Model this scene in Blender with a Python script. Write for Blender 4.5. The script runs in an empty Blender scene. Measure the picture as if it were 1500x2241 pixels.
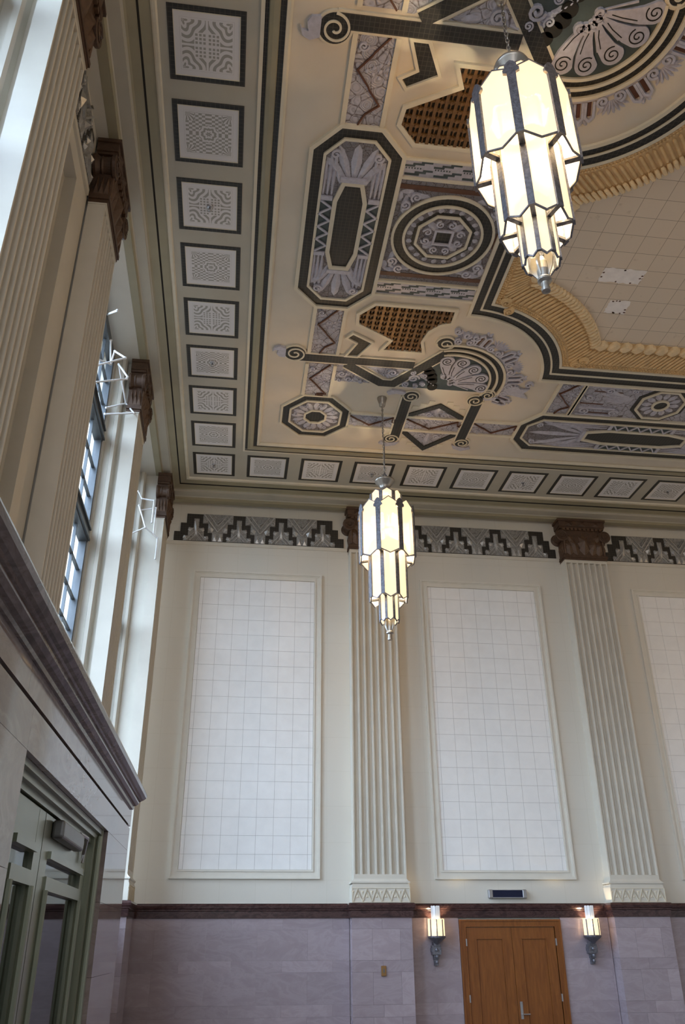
import bpy, bmesh, math, random
from mathutils import Matrix, Vector
random.seed(7)
sc = bpy.context.scene
COL = sc.collection
PI = math.pi

# ------------------------------------------------------------------ camera
cam = bpy.data.cameras.new('camera'); cam_ob = bpy.data.objects.new('camera', cam); COL.objects.link(cam_ob)
TILT, YAW, ROLL = 0.47924, 0.13067, -0.00703
_r = Vector((math.cos(YAW), -math.sin(YAW), 0))
_f = Vector((math.sin(YAW)*math.cos(TILT), math.cos(YAW)*math.cos(TILT), math.sin(TILT)))
_u = _r.cross(_f)
_R = _r*math.cos(ROLL) + _u*math.sin(ROLL)
_U = -_r*math.sin(ROLL) + _u*math.cos(ROLL)
m3 = Matrix((_R, _U, -_f)).transposed()
cam_ob.matrix_world = Matrix.Translation((0, -15.624, 2.05)) @ m3.to_4x4()
cam.sensor_fit = 'VERTICAL'; cam.sensor_height = 36; cam.lens = 1824.93/2241*36
cam.clip_end = 200
sc.camera = cam_ob

# ------------------------------------------------------------------ light and exposure
sc.view_settings.view_transform = 'Standard'; sc.view_settings.look = 'None'
sc.view_settings.gamma = 1; sc.view_settings.use_curve_mapping = False
sc.view_settings.exposure = 0.0
w = bpy.data.worlds.new('sky'); sc.world = w; w.use_nodes = True
SKY_STRENGTH = 17.0
_nt = w.node_tree; _bg = _nt.nodes['Background']; _bg.inputs[1].default_value = SKY_STRENGTH
_tc = _nt.nodes.new('ShaderNodeTexCoord'); _sp = _nt.nodes.new('ShaderNodeSeparateXYZ'); _rp = _nt.nodes.new('ShaderNodeValToRGB')
_mr = _nt.nodes.new('ShaderNodeMapRange'); _mr.inputs['From Min'].default_value = -.3; _mr.inputs['From Max'].default_value = 1
_nt.links.new(_tc.outputs['Generated'], _sp.inputs[0]); _nt.links.new(_sp.outputs[2], _mr.inputs[0]); _nt.links.new(_mr.outputs[0], _rp.inputs[0]); _nt.links.new(_rp.outputs[0], _bg.inputs[0])
_e = _rp.color_ramp.elements
_e[0].position, _e[0].color = .20, (.045, .042, .038, 1)       # street and houses below the horizon
_e[1].position, _e[1].color = .26, (.53, .63, .76, 1)
_x = _e.new(1.0); _x.color = (.70, .86, 1.10, 1)
def area(name, loc, rot, sx, sy, watts, color, spread=180):
    l = bpy.data.lights.new(name, 'AREA'); l.shape = 'RECTANGLE'; l.size = sx; l.size_y = sy
    l.energy = watts; l.color = color; l.spread = math.radians(spread)
    o = bpy.data.objects.new(name, l); COL.objects.link(o); o.location = loc; o.rotation_euler = rot
    return o
SKY = (0.70, 0.83, 1.0)
R90 = math.radians(90)
# daylight enters the left windows from the sky; portals mark the openings
for _y, _w in ((-2.6, 2.5), (-6.4, 3.0), (-13.0, 3.2), (-19.3, 7.2)):
    _o = area('window_portal', (-2.26, _y, 6.44), (0, -R90, 0), 7.5, _w, 1, SKY); _o.data.cycles.is_portal = True
# added warm fill on the windowless right; stand-in for window daylight behind the camera
area('window_daylight', (15.8, -12.0, 6.0), (0, R90, 0), 7.0, 16, 30, (1.0, 0.92, 0.80))
area('window_daylight', (1.6, -25.9, 6.5), (math.radians(74), 0, math.radians(-10)), 6, 7.0, 220, (0.97, 0.96, 1.0), 80)
EMIT = 1.15
BULB = 2300

# ------------------------------------------------------------------ helpers: nodes
def new_mat(name):
    m = bpy.data.materials.new(name); m.use_nodes = True
    nt = m.node_tree; b = nt.nodes['Principled BSDF']
    return m, nt, b
def N(nt, t, **kw):
    n = nt.nodes.new(t)
    for k, v in kw.items(): setattr(n, k, v)
    return n
def pos(nt): return N(nt, 'ShaderNodeNewGeometry').outputs['Position']
def mapping(nt, vec, scale=(1, 1, 1), rot=(0, 0, 0), loc=(0, 0, 0)):
    n = N(nt, 'ShaderNodeMapping'); nt.links.new(vec, n.inputs[0])
    n.inputs['Scale'].default_value = scale; n.inputs['Rotation'].default_value = rot; n.inputs['Location'].default_value = loc
    return n.outputs[0]
def noise(nt, vec, scale, detail=4, rough=.55, dist=0):
    n = N(nt, 'ShaderNodeTexNoise'); nt.links.new(vec, n.inputs['Vector'])
    n.inputs['Scale'].default_value = scale; n.inputs['Detail'].default_value = detail
    n.inputs['Roughness'].default_value = rough; n.inputs['Distortion'].default_value = dist
    return n.outputs['Fac']
def ramp(nt, fac, stops):
    n = N(nt, 'ShaderNodeValToRGB'); nt.links.new(fac, n.inputs[0]); e = n.color_ramp.elements
    e[0].position, e[0].color = stops[0][0], (*stops[0][1], 1)
    e[1].position, e[1].color = stops[-1][0], (*stops[-1][1], 1)
    for p, c in stops[1:-1]:
        x = e.new(p); x.color = (*c, 1)
    return n.outputs[0]
def mixc(nt, fac, a, b, mode='MIX'):
    n = N(nt, 'ShaderNodeMix', data_type='RGBA', blend_type=mode)
    for i, v in ((0, fac), (6, a), (7, b)):
        if isinstance(v, bpy.types.NodeSocket): nt.links.new(v, n.inputs[i])
        elif i == 0: n.inputs[0].default_value = v
        else: n.inputs[i].default_value = (*v, 1)
    return n.outputs[2]
def bump(nt, b, h, strength=.3, dist=.01):
    n = N(nt, 'ShaderNodeBump'); nt.links.new(h, n.inputs['Height'])
    n.inputs['Strength'].default_value = strength; n.inputs['Distance'].default_value = dist
    nt.links.new(n.outputs[0], b.inputs['Normal'])
def M_(nt, op, a, b=None):
    n = N(nt, 'ShaderNodeMath', operation=op)
    for i, v in ((0, a), (1, b)):
        if v is None: continue
        if isinstance(v, bpy.types.NodeSocket): nt.links.new(v, n.inputs[i])
        else: n.inputs[i].default_value = v
    return n.outputs[0]
def simple(name, col, rough=.6, metal=0., var=.08, scale=6., bmp=0., bscale=40., spec=.5):
    m, nt, b = new_mat(name); p = pos(nt)
    f = noise(nt, p, scale)
    lo = tuple(c*(1-var) for c in col); hi = tuple(min(1, c*(1+var)) for c in col)
    nt.links.new(ramp(nt, f, [(.3, lo), (.7, hi)]), b.inputs['Base Color'])
    b.inputs['Roughness'].default_value = rough; b.inputs['Metallic'].default_value = metal
    b.inputs['Specular IOR Level'].default_value = spec
    if bmp: bump(nt, b, noise(nt, p, bscale), bmp)
    return m
def brick(nt, vec, wd, ht, mortar, c1, c2, cm, offset=0.):
    n = N(nt, 'ShaderNodeTexBrick'); nt.links.new(vec, n.inputs['Vector'])
    n.offset = offset; n.offset_frequency = 2; n.squash = 1
    n.inputs['Color1'].default_value = (*c1, 1); n.inputs['Color2'].default_value = (*c2, 1); n.inputs['Mortar'].default_value = (*cm, 1)
    n.inputs['Scale'].default_value = 1; n.inputs['Mortar Size'].default_value = mortar; n.inputs['Mortar Smooth'].default_value = .2
    n.inputs['Brick Width'].default_value = wd; n.inputs['Row Height'].default_value = ht
    return n
def mosaic(name, c1, c2, cm, rot=(0, 0, 0)):
    m, nt, b = new_mat(name); p = pos(nt)
    k = brick(nt, mapping(nt, p, rot=rot), .052, .052, .0032, c1, c2, cm)
    nt.links.new(k.outputs['Color'], b.inputs['Base Color']); b.inputs['Roughness'].default_value = .5
    bump(nt, b, k.outputs['Fac'], -.3, .004)
    return m
def relief_mat(name, light, dark, metal=.25, s=9.):
    m, nt, b = new_mat(name); p = pos(nt)
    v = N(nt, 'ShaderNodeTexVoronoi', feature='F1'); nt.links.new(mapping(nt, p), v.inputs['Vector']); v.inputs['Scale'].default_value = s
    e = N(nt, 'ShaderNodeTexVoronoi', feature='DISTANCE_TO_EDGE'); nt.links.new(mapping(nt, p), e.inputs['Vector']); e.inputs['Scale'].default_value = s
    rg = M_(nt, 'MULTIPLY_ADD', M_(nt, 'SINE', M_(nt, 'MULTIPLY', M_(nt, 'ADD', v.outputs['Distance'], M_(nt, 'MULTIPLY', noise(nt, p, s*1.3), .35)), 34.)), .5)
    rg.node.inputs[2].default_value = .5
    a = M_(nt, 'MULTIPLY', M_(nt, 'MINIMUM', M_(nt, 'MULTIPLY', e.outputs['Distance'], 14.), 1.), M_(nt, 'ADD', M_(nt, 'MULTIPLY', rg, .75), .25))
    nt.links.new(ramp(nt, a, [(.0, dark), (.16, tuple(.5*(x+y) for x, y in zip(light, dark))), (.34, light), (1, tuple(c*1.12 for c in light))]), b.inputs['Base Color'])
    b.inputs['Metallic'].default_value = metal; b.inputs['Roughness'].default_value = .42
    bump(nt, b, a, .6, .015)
    return m

# ------------------------------------------------------------------ materials
def plaster_wall():
    m, nt, b = new_mat('cream_plaster_blocks'); p = pos(nt)
    k = brick(nt, mapping(nt, p, rot=(R90, 0, 0), loc=(.1, 0, .1)), .61, .61, .004, (.66, .625, .545), (.65, .615, .535), (.60, .565, .48), .0)
    c = mixc(nt, M_(nt, 'MULTIPLY', noise(nt, p, 1.3), .25), k.outputs['Color'], (.61, .57, .48))
    nt.links.new(c, b.inputs['Base Color']); b.inputs['Roughness'].default_value = .45
    bump(nt, b, noise(nt, p, 30), .05)
    return m
def marble(name, base, vein, deep, rough=.12, s=1.6):
    m, nt, b = new_mat(name); p = pos(nt)
    at = N(nt, 'ShaderNodeVertexColor', layer_name='tone')
    off = N(nt, 'ShaderNodeVectorMath', operation='MULTIPLY_ADD'); nt.links.new(at.outputs['Color'], off.inputs[0]); off.inputs[1].default_value = (31, 17, 23); nt.links.new(p, off.inputs[2])
    f1 = noise(nt, mapping(nt, off.outputs[0], rot=(.4, .7, .3), scale=(1, 1, 2.2)), s, 7, .62, 1.8)
    f2 = noise(nt, off.outputs[0], s*9, 4, .6, .4)
    c = ramp(nt, f1, [(.25, deep), (.45, base), (.56, vein), (.63, base), (.8, tuple(.5*(x+y) for x, y in zip(base, vein)))])
    c = mixc(nt, .12, c, ramp(nt, f2, [(.3, deep), (.7, vein)]))
    n = N(nt, 'ShaderNodeSeparateColor'); nt.links.new(at.outputs['Color'], n.inputs[0])
    c = mixc(nt, 1., c, ramp(nt, n.outputs[0], [(0, (.89, .875, .885)), (1, (1.06, 1.05, 1.05))]), 'MULTIPLY')
    nt.links.new(c, b.inputs['Base Color']); b.inputs['Roughness'].default_value = rough
    return m
MT = {}
MT['plaster'] = plaster_wall()
MT['cream'] = simple('cream_paint', (.605, .565, .48), .5, var=.04, scale=3)
MT['field'] = simple('warm_cream_ceiling', (.655, .58, .47), .6, var=.05, scale=1.5)
MT['trimcream'] = simple('pale_cream_moulding', (.68, .61, .47), .5, var=.04)
MT['frame'] = simple('pale_frame_paint', (.68, .645, .56), .45, var=.03)
MT['olive'] = simple('olive_paint', (.33, .29, .19), .5, var=.05, scale=3)
MT['drab'] = simple('grey_drab_paint', (.46, .42, .335), .55, var=.04, scale=3)
MT['tile'] = simple('white_acoustic_tile', (.83, .82, .79), .45, var=.03, scale=4, bmp=.05, bscale=60)
MT['joint'] = simple('grey_tile_joint', (.42, .40, .37), .8, var=.05)
MT['mosaic'] = mosaic('dark_mosaic', (.012, .013, .011), (.020, .019, .015), (.060, .050, .040))
MT['mosaic_wall'] = mosaic('dark_wall_mosaic', (.020, .018, .014), (.030, .026, .020), (.060, .050, .040), rot=(R90, 0, 0))
MT['silver'] = relief_mat('silver_lilac_relief', (.43, .42, .475), (.11, .080, .075), .12, 8)
MT['silver_dark'] = relief_mat('shadowy_silver_relief', (.22, .205, .22), (.07, .045, .038), .15, 11)  # darker silver ground behind the raised scrolls
MT['scroll'] = simple('silver_lilac_scroll', (.48, .465, .525), .4, .08, var=.12, scale=20)
MT['silver_wall'] = relief_mat('silvery_wall_relief', (.38, .37, .35), (.12, .11, .10), .35, 14)
MT['spire'] = simple('bright_silver_leaf', (.50, .49, .47), .35, .5, var=.15, scale=30)
MT['rust'] = simple('rust_brown_paint', (.11, .042, .020), .5, var=.2, scale=10)
MT['teal'] = simple('grey_teal_paint', (.055, .075, .078), .5, var=.15, scale=8)
MT['gold'] = simple('ochre_gold_paint', (.74, .51, .25), .5, .0, var=.12, scale=7)
MT['gold_light'] = simple('pale_gold_eggs', (.84, .63, .36), .45, var=.12, scale=9)
MT['bronze'] = simple('brown_bronze_lattice', (.17, .088, .030), .45, .2, var=.25, scale=25)
MT['void'] = simple('black_duct_lining', (.010, .008, .006), .9)  # near-black colour, also standing for darkness in grille and lobby
MT['capital'] = simple('dark_brown_carved_plaster', (.075, .040, .022), .5, .0, var=.25, scale=14, bmp=.4, bscale=35)
MT['capital_leaf'] = simple('brown_carved_leaf', (.105, .058, .032), .45, .0, var=.25, scale=20)
MT['marble'] = marble('pink_grey_marble', (.352, .290, .310), (.395, .333, .355), (.315, .255, .276))
MT['marble_portal'] = marble('polished_pink_marble', (.27, .22, .207), (.335, .28, .266), (.215, .17, .16), .05)
MT['marble_red'] = marble('dark_red_marble', (.045, .021, .021), (.085, .044, .04), (.018, .010, .011), .15, 5)
MT['marble_cap'] = marble('grey_brown_marble', (.13, .095, .085), (.20, .15, .135), (.07, .05, .048), .10, 4)
MT['oak'] = None
MT['metal'] = simple('brushed_steel', (.48, .48, .50), .35, .9, var=.1)
MT['lampmetal'] = simple('hammered_pewter', (.17, .17, .195), .4, .7, var=.35, scale=30, bmp=.5, bscale=60)
MT['nickel'] = simple('dull_nickel', (.40, .365, .32), .35, .8, var=.1)
MT['white'] = simple('white_enamel', (.80, .80, .80), .4, var=.03)
MT['winframe'] = simple('dark_grey_window_steel', (.085, .095, .105), .45, .2, var=.15)
MT['doorframe'] = simple('olive_bronze_door_metal', (.27, .285, .22), .28, .6, var=.08, scale=2)
MT['closer'] = simple('grey_closer_cover', (.17, .17, .17), .35, .5, var=.1)
MT['navy'] = simple('dark_navy_glass', (.003, .006, .030), .3, var=.1)
MT['brass'] = simple('aged_brass', (.33, .19, .08), .35, .8, var=.15)
MT['floor'] = simple('terrazzo_floor', (.20, .17, .16), .2, var=.2, scale=30)
MT['patch'] = simple('bare_pinkish_plaster', (.93, .87, .82), .8, var=.06, scale=9)
def wood():
    m, nt, b = new_mat('honey_oak'); p = pos(nt)
    f = noise(nt, mapping(nt, p, scale=(9, 9, .9)), 3, 5, .6, .6)
    nt.links.new(ramp(nt, f, [(.3, (.165, .050, .009)), (.7, (.255, .088, .017))]), b.inputs['Base Color'])
    b.inputs['Roughness'].default_value = .38
    return m
MT['oak'] = wood()
def ceiling_tile():
    m, nt, b = new_mat('cream_ceiling_tile'); p = pos(nt)
    k = brick(nt, mapping(nt, p, loc=(-4.84+.307*40, 7.36+.307*60, 0)), .307, .307, .0035, (.77, .645, .50), (.75, .625, .48), (.32, .24, .17))
    s = noise(nt, p, 7, 3)
    c = mixc(nt, ramp(nt, s, [(.66, (0, 0, 0)), (.74, (.3, .3, .3))]), k.outputs['Color'], (.40, .29, .18))
    nt.links.new(c, b.inputs['Base Color']); b.inputs['Roughness'].default_value = .55
    return m
MT['ceiltile'] = ceiling_tile()
def lamp_glass():
    m, nt, b = new_mat('lit_opal_glass')
    b.inputs['Base Color'].default_value = (.35, .32, .26, 1); b.inputs['Roughness'].default_value = .3
    b.inputs['Emission Color'].default_value = (1.0, .81, .50, 1); b.inputs['Emission Strength'].default_value = EMIT
    t = N(nt, 'ShaderNodeBsdfTransparent'); t.inputs[0].default_value = (1, .84, .60, 1)
    x = N(nt, 'ShaderNodeMixShader'); x.inputs[0].default_value = .22
    nt.links.new(b.outputs[0], x.inputs[1]); nt.links.new(t.outputs[0], x.inputs[2]); nt.links.new(x.outputs[0], nt.nodes['Material Output'].inputs[0])
    return m
MT['opal'] = lamp_glass()
def pane(name, tint, gl, rough=.03):
    m, nt, b = new_mat(name); nt.nodes.remove(b)
    t = N(nt, 'ShaderNodeBsdfTransparent'); t.inputs[0].default_value = (*tint, 1)
    g = N(nt, 'ShaderNodeBsdfGlossy'); g.inputs['Roughness'].default_value = rough
    x = N(nt, 'ShaderNodeMixShader'); x.inputs[0].default_value = gl
    nt.links.new(t.outputs[0], x.inputs[1]); nt.links.new(g.outputs[0], x.inputs[2])
    nt.links.new(x.outputs[0], nt.nodes['Material Output'].inputs[0])
    return m
MT['pane'] = pane('window_glass', (.93, .97, 1), .07)
MT['doorglass'] = pane('door_glass', (.35, .40, .34), .35)
def grille_mat(name, kind):
    m, nt, b = new_mat(name)
    uv = N(nt, 'ShaderNodeUVMap').outputs[0]
    s = N(nt, 'ShaderNodeSeparateXYZ'); nt.links.new(uv, s.inputs[0])
    u0, v0 = s.outputs[0], s.outputs[1]
    u, v = M_(nt, 'ABSOLUTE', u0), M_(nt, 'ABSOLUTE', v0)
    mx = M_(nt, 'MAXIMUM', u, v); mn = M_(nt, 'MINIMUM', u, v)
    inside = M_(nt, 'LESS_THAN', mx, .78)
    ld = lambda a, c: M_(nt, 'LESS_THAN', a, c)
    gt = lambda a, c: M_(nt, 'GREATER_THAN', a, c)
    fr = lambda a, k: M_(nt, 'FRACT', M_(nt, 'MULTIPLY', a, k))
    mul = lambda a, c: M_(nt, 'MULTIPLY', a, c)
    OR = lambda a, c: M_(nt, 'MAXIMUM', a, c)
    NOT = lambda a: M_(nt, 'SUBTRACT', 1., a)
    du, dv = M_(nt, 'SUBTRACT', u, .74), M_(nt, 'SUBTRACT', v, .74)
    rc = M_(nt, 'SQRT', M_(nt, 'ADD', mul(du, du), mul(dv, dv)))
    ac = M_(nt, 'ARCTAN2', du, dv)
    rr = M_(nt, 'SQRT', M_(nt, 'ADD', mul(u, u), mul(v, v)))
    aa = M_(nt, 'ARCTAN2', u, v)
    if kind == 'A':
        centre = ld(mx, .40)
        latt = mul(gt(fr(u, 8.2), .38), gt(fr(v, 8.2), .38))
        swirl = gt(M_(nt, 'SINE', M_(nt, 'ADD', mul(rc, 30.), mul(M_(nt, 'SINE', mul(ac, 5.)), 1.6))), .05)
        d = OR(mul(centre, latt), mul(NOT(centre), swirl))
        d = mul(d, gt(mn, .035))
    else:
        chk = M_(nt, 'ABSOLUTE', M_(nt, 'SUBTRACT', gt(fr(u, 4.5), .5), gt(fr(v, 6.5), .5)))
        circ = ld(rr, .34)
        ring = gt(M_(nt, 'SINE', M_(nt, 'ADD', mul(rr, 38.), mul(M_(nt, 'SINE', mul(aa, 8.)), 1.0))), 0.)
        cor = gt(mn, .47)
        pet = gt(M_(nt, 'SINE', M_(nt, 'ADD', mul(ac, 14.), mul(rc, 6.))), -.1)
        d = OR(mul(circ, ring), mul(NOT(circ), OR(mul(cor, pet), mul(NOT(cor), chk))))
    d = mul(d, inside)
    joint = OR(gt(M_(nt, 'ABSOLUTE', M_(nt, 'SUBTRACT', mx, .86)), 1.), ld(M_(nt, 'ABSOLUTE', M_(nt, 'SUBTRACT', mx, .83)), .006))
    c = mixc(nt, d, (.72, .69, .68), (.36, .34, .305))
    c = mixc(nt, mul(joint, .35), c, (.40, .36, .33))
    nt.links.new(c, b.inputs['Base Color']); b.inputs['Roughness'].default_value = .6
    bump(nt, b, d, -.4, .006)
    return m
MT['grilleA'] = grille_mat('pierced_plaster_lattice', 'A')
MT['grilleB'] = grille_mat('pierced_plaster_check', 'B')

# ------------------------------------------------------------------ helpers: meshes and objects
class MB:
    def __init__(s): s.v = []; s.f = []
    def add(s, vs, fs):
        o = len(s.v); s.v += [tuple(p) for p in vs]; s.f += [tuple(i+o for i in f) for f in fs]; return s
    def box(s, x0, x1, y0, y1, z0, z1):
        return s.add([(x, y, z) for z in (z0, z1) for y in (y0, y1) for x in (x0, x1)],
                     [(0, 1, 3, 2), (4, 6, 7, 5), (0, 4, 5, 1), (2, 3, 7, 6), (0, 2, 6, 4), (1, 5, 7, 3)])
    def prism(s, pts, a, b, T):
        n = len(pts)
        vs = [T(p[0], p[1], a) for p in pts] + [T(p[0], p[1], b) for p in pts]
        return s.add(vs, [tuple(range(n)), tuple(range(2*n-1, n-1, -1))] + [(i, (i+1) % n, n+(i+1) % n, n+i) for i in range(n)])
    def cone(s, pts, c, a, b, T):                      # faceted raised leaf: outline at a, ridge point at b
        n = len(pts)
        return s.add([T(p[0], p[1], a) for p in pts] + [T(c[0], c[1], b)], [tuple(range(n))] + [(i, (i+1) % n, n) for i in range(n)])
    def strip(s, L, R, a, b, T, closed=False):
        n = len(L)
        vs = [T(p[0], p[1], a) for p in L] + [T(p[0], p[1], a) for p in R] + [T(p[0], p[1], b) for p in L] + [T(p[0], p[1], b) for p in R]
        fs = []
        for i in range(n if closed else n-1):
            j = (i+1) % n
            fs += [(i, j, n+j, n+i), (2*n+i, 3*n+i, 3*n+j, 2*n+j), (i, 2*n+i, 2*n+j, j), (n+i, n+j, 3*n+j, 3*n+i)]
        if not closed: fs += [(0, n, 3*n, 2*n), (n-1, 3*n-1, 4*n-1, 2*n-1)]
        return s.add(vs, fs)
    def ribbon(s, path, o0, o1, a, b, T, closed=False):
        return s.strip(offset(path, o0, closed), offset(path, o1, closed), a, b, T, closed)
    def tube(s, path, r, n=6, closed=False):
        P = [Vector(p) for p in path]; m = len(P); rings = []
        up = Vector((0, 0, 1))
        for i, p in enumerate(P):
            if closed: d = P[(i+1) % m] - P[i-1]
            else: d = P[min(i+1, m-1)] - P[max(i-1, 0)]
            d.normalize()
            u = d.cross(up)
            if u.length < .05: u = d.cross(Vector((1, 0, 0)))
            u.normalize(); v = d.cross(u)
            rr = r[i] if isinstance(r, (list, tuple)) else r
            rings.append([p + (u*math.cos(2*PI*k/n) + v*math.sin(2*PI*k/n))*rr for k in range(n)])
        vs = [q for rg in rings for q in rg]; fs = []
        for i in range(m if closed else m-1):
            j = (i+1) % m
            for k in range(n):
                l = (k+1) % n
                fs.append((i*n+k, i*n+l, j*n+l, j*n+k))
        if not closed: fs += [tuple(range(n)), tuple(range(m*n-1, (m-1)*n-1, -1))]
        return s.add(vs, fs)
    def lathe(s, prof, n=24, T=lambda x, y, z: (x, y, z), phase=0.):
        m = len(prof)
        vs = [T(r*math.cos(2*PI*k/n+phase), r*math.sin(2*PI*k/n+phase), z) for r, z in prof for k in range(n)]
        fs = [(i*n+k, i*n+(k+1) % n, (i+1)*n+(k+1) % n, (i+1)*n+k) for i in range(m-1) for k in range(n)]
        return s.add(vs, fs + [tuple(range(n-1, -1, -1)), tuple(range((m-1)*n, m*n))])
def offset(path, o, closed=False):
    n = len(path); out = []
    for i in range(n):
        p = path[i]
        a = path[i-1] if (closed or i > 0) else None
        c = path[(i+1) % n] if (closed or i < n-1) else None
        def nrm(p, q):
            dx, dy = q[0]-p[0], q[1]-p[1]; l = math.hypot(dx, dy) or 1e-9
            return (-dy/l, dx/l)
        if a is None: k = nrm(p, c)
        elif c is None: k = nrm(a, p)
        else:
            n1, n2 = nrm(a, p), nrm(p, c)
            sx, sy = n1[0]+n2[0], n1[1]+n2[1]; q = sx*sx+sy*sy
            f = 2/max(q, .35); k = (sx*f, sy*f)
        out.append((p[0]+k[0]*o, p[1]+k[1]*o))
    return out
def link(name, mb, mat, parent=None, smooth=False, tone=False):
    bm = bmesh.new(); vs = [bm.verts.new(p) for p in mb.v]
    for f in mb.f:
        try: bm.faces.new([vs[i] for i in f])
        except ValueError: pass
    bmesh.ops.recalc_face_normals(bm, faces=bm.faces)
    if tone:
        lay = bm.loops.layers.color.new('tone'); seen = {}
        bm.verts.ensure_lookup_table()
        for v in bm.verts:                              # one tone for each separate block
            if v in seen: continue
            t = (random.random(), random.random(), random.random(), 1); st = [v]; seen[v] = t
            while st:
                q = st.pop()
                for e in q.link_edges:
                    o = e.other_vert(q)
                    if o not in seen: seen[o] = t; st.append(o)
        for f in bm.faces:
            for l in f.loops: l[lay] = seen[l.vert]
    me = bpy.data.meshes.new(name); bm.to_mesh(me); bm.free()
    if smooth:
        for p in me.polygons: p.use_smooth = True
    me.materials.append(MT[mat] if isinstance(mat, str) else mat)
    o = bpy.data.objects.new(name, me); COL.objects.link(o)
    if parent: o.parent = parent
    return o
def link_each(name, mb, mat, parent):
    """every separate piece of mb becomes a part of its own"""
    par = list(range(len(mb.v)))
    def find(i):
        while par[i] != i: par[i] = par[par[i]]; i = par[i]
        return i
    for f in mb.f:
        for i in f[1:]: par[find(i)] = find(f[0])
    grp = {}
    for f in mb.f: grp.setdefault(find(f[0]), []).append(f)
    for fs in grp.values():
        ids = sorted({i for f in fs for i in f}); mp = {i: k for k, i in enumerate(ids)}
        m = MB(); m.add([mb.v[i] for i in ids], [tuple(mp[i] for i in f) for f in fs]); link(name, m, mat, parent)
def tag(o, label, cat, group=None, kind=None):
    o['label'] = label; o['category'] = cat
    if group: o['group'] = group
    if kind: o['kind'] = kind
    return o
def thing(name, label, cat, loc=(0, 0, 0), rz=0., group=None, kind=None):
    o = bpy.data.objects.new(name, None); COL.objects.link(o); o.empty_display_size = .2
    o.location = loc; o.rotation_euler = (0, 0, rz)
    return tag(o, label, cat, group, kind)
def copy_thing(r, loc, rz, label, kids=None):
    c = r.copy(); COL.objects.link(c); c.location = loc; c.rotation_euler = (0, 0, rz); c['label'] = label
    for ch in r.children:
        d = ch.copy(); COL.objects.link(d); d.parent = c
        for g in ch.children:
            e = g.copy(); COL.objects.link(e); e.parent = d
    return c
def bevel(o, wdt, seg=2):
    md = o.modifiers.new('bevel', 'BEVEL'); md.width = wdt; md.segments = seg; md.limit_method = 'ANGLE'; md.angle_limit = .6
    return o
ID = lambda x, y, z: (x, y, z)

# ================================================================== STRUCTURE
H = 10.383           # ceiling field
SOF = 10.20          # soffit above the pilasters
XR, YB = 15.9, -26.0
XP = -1.69           # front of the left-hand pilasters
def struct(name, mb, mat, label, cat, tone=False):
    return tag(link(name, mb, mat, tone=tone), label, cat, kind='structure')
struct('floor', MB().box(-2.6, XR+.2, YB-.2, .2, -.15, 0), 'floor', 'polished stone floor of the hall', 'floor')
struct('wall_back', MB().box(-2.6, XR+.2, 0, .25, 0, 10.7), 'plaster', 'cream plastered end wall with faint block joints', 'wall')
struct('wall_right', MB().box(XR, XR+.2, YB, 0, 0, 10.7), 'plaster', 'plain cream wall opposite the windows', 'wall')
struct('wall_front', MB().box(-2.6, XR+.2, YB-.2, YB, 0, 10.7), 'plaster', 'plain cream wall behind the viewer', 'wall')

# pilaster positions on the left wall: (near y, far y)
PIL = [(-1.25, -.36), (-4.78, -3.90), (-8.83, -7.95), (-11.30, -10.42), (-15.6, -14.72)]
XG = -2.20           # glass plane
def pier_plan(y0, y1):
    s = [(-1.845, -.05), (-1.85, -.065), (-1.855, -.07), (-1.94, -.065), (-1.95, .02), (-1.97, .055), (-2.02, .06), (-2.03, .03), (-2.11, .04), (-2.12, .10), (-2.5, .10)]
    # s offsets grow outwards from the pilaster sides
    return [(x, y0-o) for x, o in s] + [(x, y1+o) for x, o in reversed(s)]
wl = MB()
for y0, y1 in PIL:
    wl.prism([(x+(.17 if y1 > -1 and x > -1.9 else 0), y) for x, y in pier_plan(y0+.01, y1-.01)], 2.683, SOF, ID)
wl.box(-2.5, -1.95, YB, 0, 0, 2.683)                       # wall below the windows
wl.box(-2.5, -1.99, YB, -15.7, 2.683, 4.2)
wl.box(-2.5, -1.99, YB, -22.9, 4.2, SOF)
# blank bay between the two middle pilasters, with a tall sunk panel
wl.box(-2.5, -2.02, -10.42, -8.83, 2.683, SOF)
for a, b, c, d in ((-10.42, -10.02, 2.683, SOF), (-9.32, -8.83, 2.683, SOF), (-10.02, -9.32, 9.05, SOF)):
    wl.box(-2.03, -1.90, a, b, c, d)
wl.box(-1.91, -1.87, -10.36, -8.9, 9.27, 9.36)
wl.box(-2.6, -1.765, YB, 0, SOF, 10.7)                      # lintel over window recesses
struct('wall_left', wl, 'cream', 'cream window wall of stepped piers down the left side', 'wall')
# sunk slots in the blank bay
s1 = MB().box(-2.03, -2.015, -9.94, -9.40, 3.2, 8.95)
sl = struct('trim_5', s1, 'drab', 'tall sunk panel in the blank bay of the left wall', 'wall panel')
link('vent_slot', MB().box(-2.016, -2.0, -9.80, -9.52, 8.1, 8.85), 'silver_wall', sl)

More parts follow.
